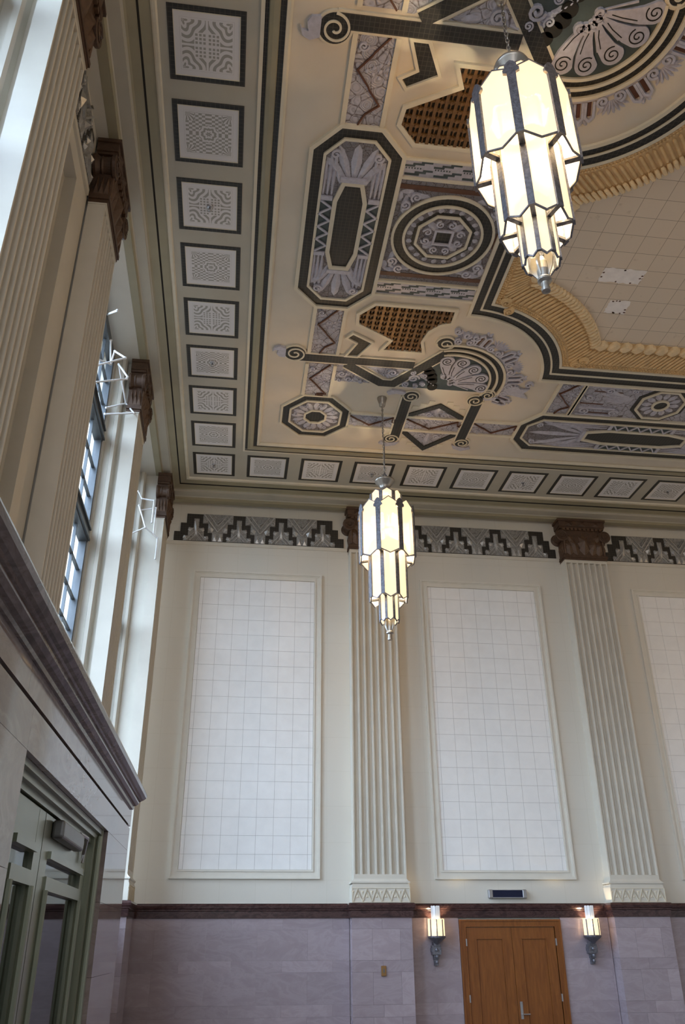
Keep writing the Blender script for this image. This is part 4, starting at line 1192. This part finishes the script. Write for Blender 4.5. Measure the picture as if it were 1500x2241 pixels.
# ================================================================== HANGING LAMPS
MT['opal_dim'] = simple('pale_unlit_glass', (.62, .64, .66), .2, var=.05)
mdim = MT['opal_dim'].node_tree.nodes['Principled BSDF']; mdim.inputs['Emission Color'].default_value = (.9, .93, 1, 1); mdim.inputs['Emission Strength'].default_value = .22  # faint bluish glow put into the upper fins' glass
PH = math.radians(-94)
def tier(t, R, ztop, zsh, zbs, zbot, ribw, trefoil=False, down=0.):
    """octagonal tier of pointed glass plates with metal ribs; R = corner radius"""
    ap = R*math.cos(PI/8); hw = R*math.sin(PI/8)
    for k in range(8):
        a = PH+k*PI/4
        c, s = math.cos(a), math.sin(a)
        Tk = lambda u, v, d: ((ap+d)*c-u*s, (ap+d)*s+u*c, v)
        q = [(0, ztop), (hw-ribw*.2, zsh), (hw-ribw*.2, zbs), (0, zbot), (-hw+ribw*.2, zbs), (-hw+ribw*.2, zsh)]
        g = link('glass_plate', MB().prism(q, -.004, .004, Tk), 'opal', t)
        link('plate_edging', MB().ribbon(q, -.006, .006, -.008, .008, Tk, True), 'lampmetal', g)
        b = a+PI/8; cb, sb_ = math.cos(b), math.sin(b)
        Tb = lambda u, v, d: ((R+d)*cb-u*sb_, (R+d)*sb_+u*cb, v)
        w_ = ribw/2
        if trefoil:
            q = [(-w_, zbs-.03), (w_, zbs-.03), (w_*1.05, zsh-.16), (w_*1.1, zsh-.07), (w_*2.0, zsh-.055), (w_*2.0, zsh-.02), (w_*1.5, zsh-.005), (w_*1.5, zsh+.03), (w_*.8, zsh+.07), (0, zsh+.09),
                 (-w_*.8, zsh+.07), (-w_*1.5, zsh+.03), (-w_*1.5, zsh-.005), (-w_*2.0, zsh-.02), (-w_*2.0, zsh-.055), (-w_*1.1, zsh-.07), (-w_*1.05, zsh-.16)]
        else: q = [(-w_, zbs-.02), (w_, zbs-.02), (w_, zsh+.0), (-w_, zsh+.0)]
        link('rib', MB().prism(q, -.012, .010, Tb), 'lampmetal', t)
        if down:                                           # arm that carries the next, narrower tier
            link('arm', MB().prism([(-w_*.7, zbs-.005), (w_*.7, zbs-.005), (w_*.7, zbs+.02), (-w_*.7, zbs+.02)], -(R-down), -.005, Tb), 'lampmetal', t)
def chandelier(label, x, y, ceiling_z, lift=0.):
    t = thing('hanging_lamp', label, 'chandelier', (x, y, ceiling_z), 0, 'tiered hanging lamps')
    dz = -H + (H-ceiling_z)
    Z = lambda z: z-ceiling_z+(lift if z < 9 else 0)
    link('canopy', MB().lathe([(.012, Z(ceiling_z-.17)), (.05, Z(ceiling_z-.16)), (.058, Z(ceiling_z-.10)), (.07, Z(ceiling_z-.06)), (.085, Z(ceiling_z-.012)), (.085, 0)], 24), 'nickel', t, True)
    z = ceiling_z-.16; k = 0; ch = MB()
    while z > 8.86+lift:
        ax = Vector((1, 0, 0)) if k % 2 else Vector((0, 1, 0))
        ch.tube([tuple(Vector((0, 0, z-.030-ceiling_z))+ax*.017*math.cos(q*PI/5)+Vector((0, 0, 1))*.034*math.sin(q*PI/5)) for q in range(10)], .0055, 5, True)
        z -= .052; k += 1
    link('chain', ch, 'nickel', t)
    link('cord', MB().tube([(.006, .012, Z(ceiling_z-.1)), (-.01, .015, Z(9.7)), (.012, -.012, Z(9.4)), (0, .01, Z(8.8))], .006, 6), 'lampmetal', t)
    link('hook', MB().tube([(.03, 0, Z(8.79)), (.03, 0, Z(8.86)), (0, 0, Z(8.89)), (-.03, 0, Z(8.86)), (-.03, 0, Z(8.79))], .009, 6), 'lampmetal', t)
    link('bowl', MB().lathe([(.02, Z(8.79)), (.10, Z(8.785)), (.158, Z(8.76)), (.165, Z(8.74)), (.155, Z(8.725)), (.10, Z(8.66)), (.075, Z(8.61)), (.085, Z(8.58)), (.10, Z(8.555)), (.20, Z(8.50)), (.236, Z(8.47)), (.236, Z(8.455))], 32), 'nickel', t, True)  # lower rim widened as an added lid blocking upward bulb light
    tier(t, .262, Z(8.50), Z(8.44), Z(8.06), Z(8.0), .058)
    tier(t, .445, Z(8.255), Z(8.135), Z(7.365), Z(7.29), .070, True, .29)
    tier(t, .295, Z(7.62), Z(7.55), Z(6.70), Z(6.635), .056, False, .15)
    tier(t, .148, Z(6.98), Z(6.92), Z(6.36), Z(6.315), .036)
    link('lamp_stem', MB().lathe([(.03, Z(6.4)), (.03, Z(8.5))], 10), 'lampmetal', t)
    f = MB().lathe([(.02, Z(6.42)), (.045, Z(6.34)), (.05, Z(6.26)), (.042, Z(6.19)), (.055, Z(6.17)), (.055, Z(6.15)), (.03, Z(6.135)), (.03, Z(6.085)), (.035, Z(6.08)), (.034, Z(6.05)), (.01, Z(6.045))], 20)
    for k in range(4):
        a = PH+k*PI/2+PI/4; c, s = math.cos(a), math.sin(a)
        f.prism([(.03, Z(6.42)), (.085, Z(6.44)), (.10, Z(6.36)), (.085, Z(6.27)), (.05, Z(6.20)), (.03, Z(6.18))], -.006, .006, lambda u, v, d: (u*c-d*s, u*s+d*c, v))
    link('finial', f, 'nickel', t)
    return bulb(t, Z(7.9))
def bulb(t, z):
    l = bpy.data.lights.new('lamp_bulb', 'POINT'); l.energy = BULB; l.color = (1, .80, .52); l.shadow_soft_size = .10
    o = bpy.data.objects.new('lamp_bulb', l); COL.objects.link(o); o.parent = t; o.location = (0, 0, z)
    return t
c1 = chandelier('lit tiered lamp hanging farther away, in front of the end wall', 2.225, -4.0, H)
c2 = chandelier('larger looking lit tiered lamp hanging nearer, below the tiled field', 2.22, -10.93, H, .48)
for c, x, y, lab in ((c1, 11.98, -4.0, 'lit tiered lamp beyond the right edge, by the end wall'), (c2, 11.98, -10.93, 'lit tiered lamp beyond the right edge, nearer')):
    copy_thing(c, (x, y, H), 0, lab)  # added out-of-view lamps, put in to warm the ceiling

# ================================================================== WALL LAMPS
def sconce(label, x):
    t = thing('wall_lamp', label, 'wall lamp', (x, -.045, 1.74), 0, 'stepped wall lamps beside the oak door')
    cy = -.16
    bk = MB()
    for a, b, w_, d in ((0, .10, .035, .06), (.09, .17, .045, .09), (.16, .30, .075, .12), (.20, .26, .085, .10), (.29, .34, .05, .15)): bk.box(-w_, w_, -d, 0, a, b)
    for z in (.05, .13, .23): bk.lathe([(.025, -.02), (.03, 0), (.025, .02)], 12, lambda a, b, c, z=z: (a, -.10-.02*(z > .1)+b, z+c))
    link('bracket', bk, 'lampmetal', t)
    link('bowl', MB().lathe([(.02, .31), (.05, .34), (.10, .375), (.15, .41), (.155, .43), (.15, .44), (.02, .44)], 16, lambda a, b, c: (a, cy+b, c)), 'lampmetal', t)
    for k in range(8):
        a = PI*2*k/8+.25; c, s = math.cos(a), math.sin(a)
        if cy+.13*s > -.01: continue
        for R, z0, z1, hw, m in ((.132, .43, .70, .040, 'opal'), (.07, .70, .90, .021, 'opal_dim')):
            Tk = lambda u, v, d, R=R: ((R+d)*c-u*s, cy+(R+d)*s+u*c, v)
            link('glass_fin', MB().prism([(-hw, z0), (hw, z0), (hw, z1-.02), (hw*.5, z1), (-hw*.5, z1), (-hw, z1-.02)], -.012, .004, Tk), m, t)
        b = a+PI/8; cb, sb_ = math.cos(b), math.sin(b)
        Tb = lambda u, v, d: ((.14+d)*cb-u*sb_, cy+(.14+d)*sb_+u*cb, v)
        link('rib', MB().prism([(-.010, .43), (.010, .43), (.008, .69), (-.008, .69)], -.010, .006, Tb), 'lampmetal', t)
    l = bpy.data.lights.new('wall_lamp_bulb', 'POINT'); l.energy = 30; l.color = (1, .78, .48); l.shadow_soft_size = .03
    b_ = bpy.data.objects.new('wall_lamp_bulb', l); COL.objects.link(b_); b_.parent = t; b_.location = (0, cy, .57)
    link('core', MB().lathe([(.05, .70), (.055, .72), (.055, .88), (.03, .89)], 12, lambda a, b, c: (a, cy+b, c)), 'nickel', t)
    return t
sconce('small lit wall lamp left of the oak double door', 3.575)
sconce('small lit wall lamp right of the oak double door', 6.315)

# ================================================================== OAK DOUBLE DOOR
d1 = thing('door_1', 'honey oak double door in the end wall below the dark sign', 'door', (4.915, 0, 0), 0, kind='structure')
fr = MB(); X0, X1 = -.905, .905
F = lambda u, v, s: (u, -s, v)
for o0, o1, s1 in ((0, .115, .055), (.0, .03, .07), (.09, .115, .065)):
    fr.strip([(X0+o0, 0), (X0+o0, 2.432-o0), (X1-o0, 2.432-o0), (X1-o0, 0)], [(X0+o1, 0), (X0+o1, 2.432-o1), (X1-o1, 2.432-o1), (X1-o1, 0)], 0, s1, F)
link('door_frame', fr, 'oak', d1)
for sg in (-1, 1):
    xa, xb = (-.782, .012) if sg < 0 else (.018, .782)
    lf = MB().box(xa, xb, -.03, -.0, .01, 2.308)
    st = .15; r = [(xa+st, .22), (xb-st, .22), (xb-st, 2.15), (xa+st, 2.15)]
    fl = MB().strip([(xa, .01), (xb, .01), (xb, 2.308), (xa, 2.308)], r, .03, .046, F, True)
    lf.v += []; o = len(lf.v); lf.add(fl.v, fl.f)
    leaf_ = link('door_leaf', lf, 'oak', d1)
    pm = MB().ribbon(r, 0, .022, .03, .052, F, True); pm.prism([(xa+st+.03, .25), (xb-st-.03, .25), (xb-st-.03, 2.12), (xa+st+.03, 2.12)], .03, .036, F)
    link('panel_moulding', pm, 'oak', leaf_)
    for z in (.25, 1.25, 2.08):
        hx = xa-.012 if sg < 0 else xb+.012
        link('hinge', MB().box(hx-.011, hx+.011, -.066, -.03, z-.055, z+.055), 'metal', leaf_)
    if sg > 0:
        hd = MB().box(.055, .098, -.056, -.046, .95, 1.20); hd.tube([(.077, -.05, 1.02), (.077, -.10, 1.02), (.20, -.10, 1.02)], .011, 8)
        link('lever_handle', hd, 'metal', leaf_)

# dark sign above the door
sg_ = thing('dark_sign', 'dark blue sign box with silver end caps above the oak door', 'sign', (4.918, 0, 2.764))
link('dark_screen', MB().box(-.27, .27, -.075, -.0, .012, .128), 'navy', sg_)
for s in (-1, 1): bevel(link('end_cap', MB().box(min(s*.27, s*.345), max(s*.27, s*.345), -.085, 0, 0, .138), 'metal', sg_), .012)
link('lower_rail', MB().box(-.27, .27, -.08, 0, 0, .014), 'metal', sg_)
link('upper_rail', MB().box(-.27, .27, -.078, 0, .126, .136), 'metal', sg_)
# brass call plate on the pilaster foot
th = thing('call_plate', 'small brass wall plate on the marble pilaster foot left of the lamp', 'wall plate', (2.635, -.321, 1.60))
bevel(link('plate', MB().box(-.042, .042, -.02, 0, 0, .15), 'brass', th), .008)
link('slot_button', MB().box(-.008, .012, -.028, -.018, .05, .105), 'closer', th)

# ================================================================== MARBLE ENTRANCE PORTAL
VX, VY0, VY1 = -.90, -13.9, -7.30
DY0, DY1, DZ = -11.73, -8.75, 2.825
vp = thing('marble_portal', 'polished pink marble entrance portal with dark cornice at the lower left', 'entrance portal', (VX, VY1, 0))
def V(name, mb, mat, parent=vp, tone=False, root=(VX, VY1, 0)):
    mb.v = [(a-root[0], b-root[1], c-root[2]) for a, b, c in mb.v]
    return link(name, mb, mat, parent, tone=tone)
jm = MB(); zc = [0, .62, 1.24, 1.86, 2.34, DZ]
for a, b in zip(zc[:-1], zc[1:]):
    jm.box(-1.94, VX, DY1+.0, VY1-.0, a+.001, b-.001)
    jm.box(-1.94, VX, VY0, DY0, a+.001, b-.001)
ys = [VY0, -12.6, -11.73, -10.2, -8.9, -8.2, VY1]
for a, b in zip(ys[:-1], ys[1:]): jm.box(-1.94, VX, a+.001, b-.001, DZ+.001, 3.015)
V('marble_block', jm, 'marble_portal', tone=True)
V('dark_groove', MB().box(-1.94, VX-.02, VY0, VY1-.02, 3.01, 3.04), 'void')
fb = MB()
for a, b in zip([VY0, -11.9, -9.4, -7.95], [-11.9, -9.4, -7.95, VY1]): fb.box(-1.94, VX+.004, a+.001, b-.001, 3.032, 3.19)
V('frieze_course', fb, 'marble_portal', tone=True)
cp = [(-1.94, 3.17), (-.88, 3.17), (-.872, 3.185), (-.875, 3.20), (-.855, 3.205), (-.835, 3.222), (-.832, 3.236), (-.82, 3.238), (-.812, 3.246), (-.795, 3.252), (-.772, 3.27), (-.765, 3.295), (-.775, 3.32), (-.80, 3.335), (-1.94, 3.34)]
V('portal_cornice', MB().prism(cp, VY0, VY1-.06, lambda u, v, t: (u, t, v)), 'marble_cap', tone=True)
# black box painting in the darkness of the lobby behind the glass doors
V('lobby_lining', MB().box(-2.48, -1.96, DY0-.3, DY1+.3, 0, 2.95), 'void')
# doors set in the portal
d2 = thing('door_2', 'olive metal framed glass double door in the marble portal', 'door', (-1.0, DY1, 0), 0, kind='structure')
DR = (-1.0, DY1, 0)
XD = -1.0
def DV(name, mb, mat, parent=d2): return V(name, mb, mat, parent, False, DR)
f2 = MB()
f2.box(XD-.10, VX-.035, DY1-.10, DY1, 0, DZ); f2.box(XD-.10, VX-.06, DY1-.24, DY1-.10, 0, DZ)
f2.box(XD-.10, VX-.035, DY0, DY0+.10, 0, DZ); f2.box(XD-.10, VX-.06, DY0+.10, DY0+.24, 0, DZ)
f2.box(XD-.098, VX-.033, DY0+.1, DY1-.1, DZ-.035, DZ-.001); f2.box(XD-.098, VX-.058, DY0+.1, DY1-.1, DZ-.07, DZ-.034); f2.box(XD-.097, XD+.015, DY0+.2, DY1-.2, 2.72, DZ-.06)
f2.tube([(VX-.045, DY1-.12, 0), (VX-.045, DY1-.12, DZ-.05)], .022, 10); f2.tube([(VX-.045, DY1-.03, 0), (VX-.045, DY1-.03, DZ)], .016, 8)
DV('door_frame', f2, 'doorframe')
for a, b, cl in ((-10.60, DY1-.245, True), (DY0+.245, -10.615, False)):
    L = MB()
    L.box(XD-.05, XD, a, a+.19, .02, 2.71); L.box(XD-.05, XD, b-.17, b, .02, 2.71)
    ya, yb = a+.19, b-.17
    L.box(XD-.05, XD-.001, ya, yb, 2.50, 2.71); L.box(XD-.05, XD-.001, ya, yb, .02, .30)
    L.box(XD-.05, XD+.02, ya, yb, 2.49, 2.53); L.box(XD-.05, XD+.012, ya, yb, 2.33, 2.40)
    L.tube([(XD+.008, ya+.012, .3), (XD+.008, ya+.012, 2.33)], .02, 8); L.tube([(XD+.008, yb-.012, .3), (XD+.008, yb-.012, 2.33)], .02, 8)
    L.box(XD-.04, XD-.005, ya, ya+.05, .3, 2.33); L.box(XD-.04, XD-.005, yb-.05, yb, .3, 2.33)
    lf = DV('door_leaf', L, 'doorframe')
    DV('glass_pane', MB().box(XD-.03, XD-.024, ya, yb, .3, 2.5), 'doorglass', lf)
    hb = MB().tube([(XD+.01, a+.10, 1.0), (XD+.07, a+.10, 1.0), (XD+.07, a+.10, 1.3), (XD+.01, a+.10, 1.3)], .012, 8)
    DV('pull_handle', hb, 'metal', lf)
    if cl:
        c = MB().box(XD, XD+.07, -10.40, -9.62, 2.60, 2.70)
        o = bevel(DV('door_closer', c, 'closer', lf), .018, 3)
        DV('closer_arm', MB().tube([(XD+.05, -9.7, 2.70), (XD+.06, -9.45, 2.70), (XD+.02, -9.28, 2.62), (XD+.02, -9.28, 2.56)], .012, 6), 'metal', lf)
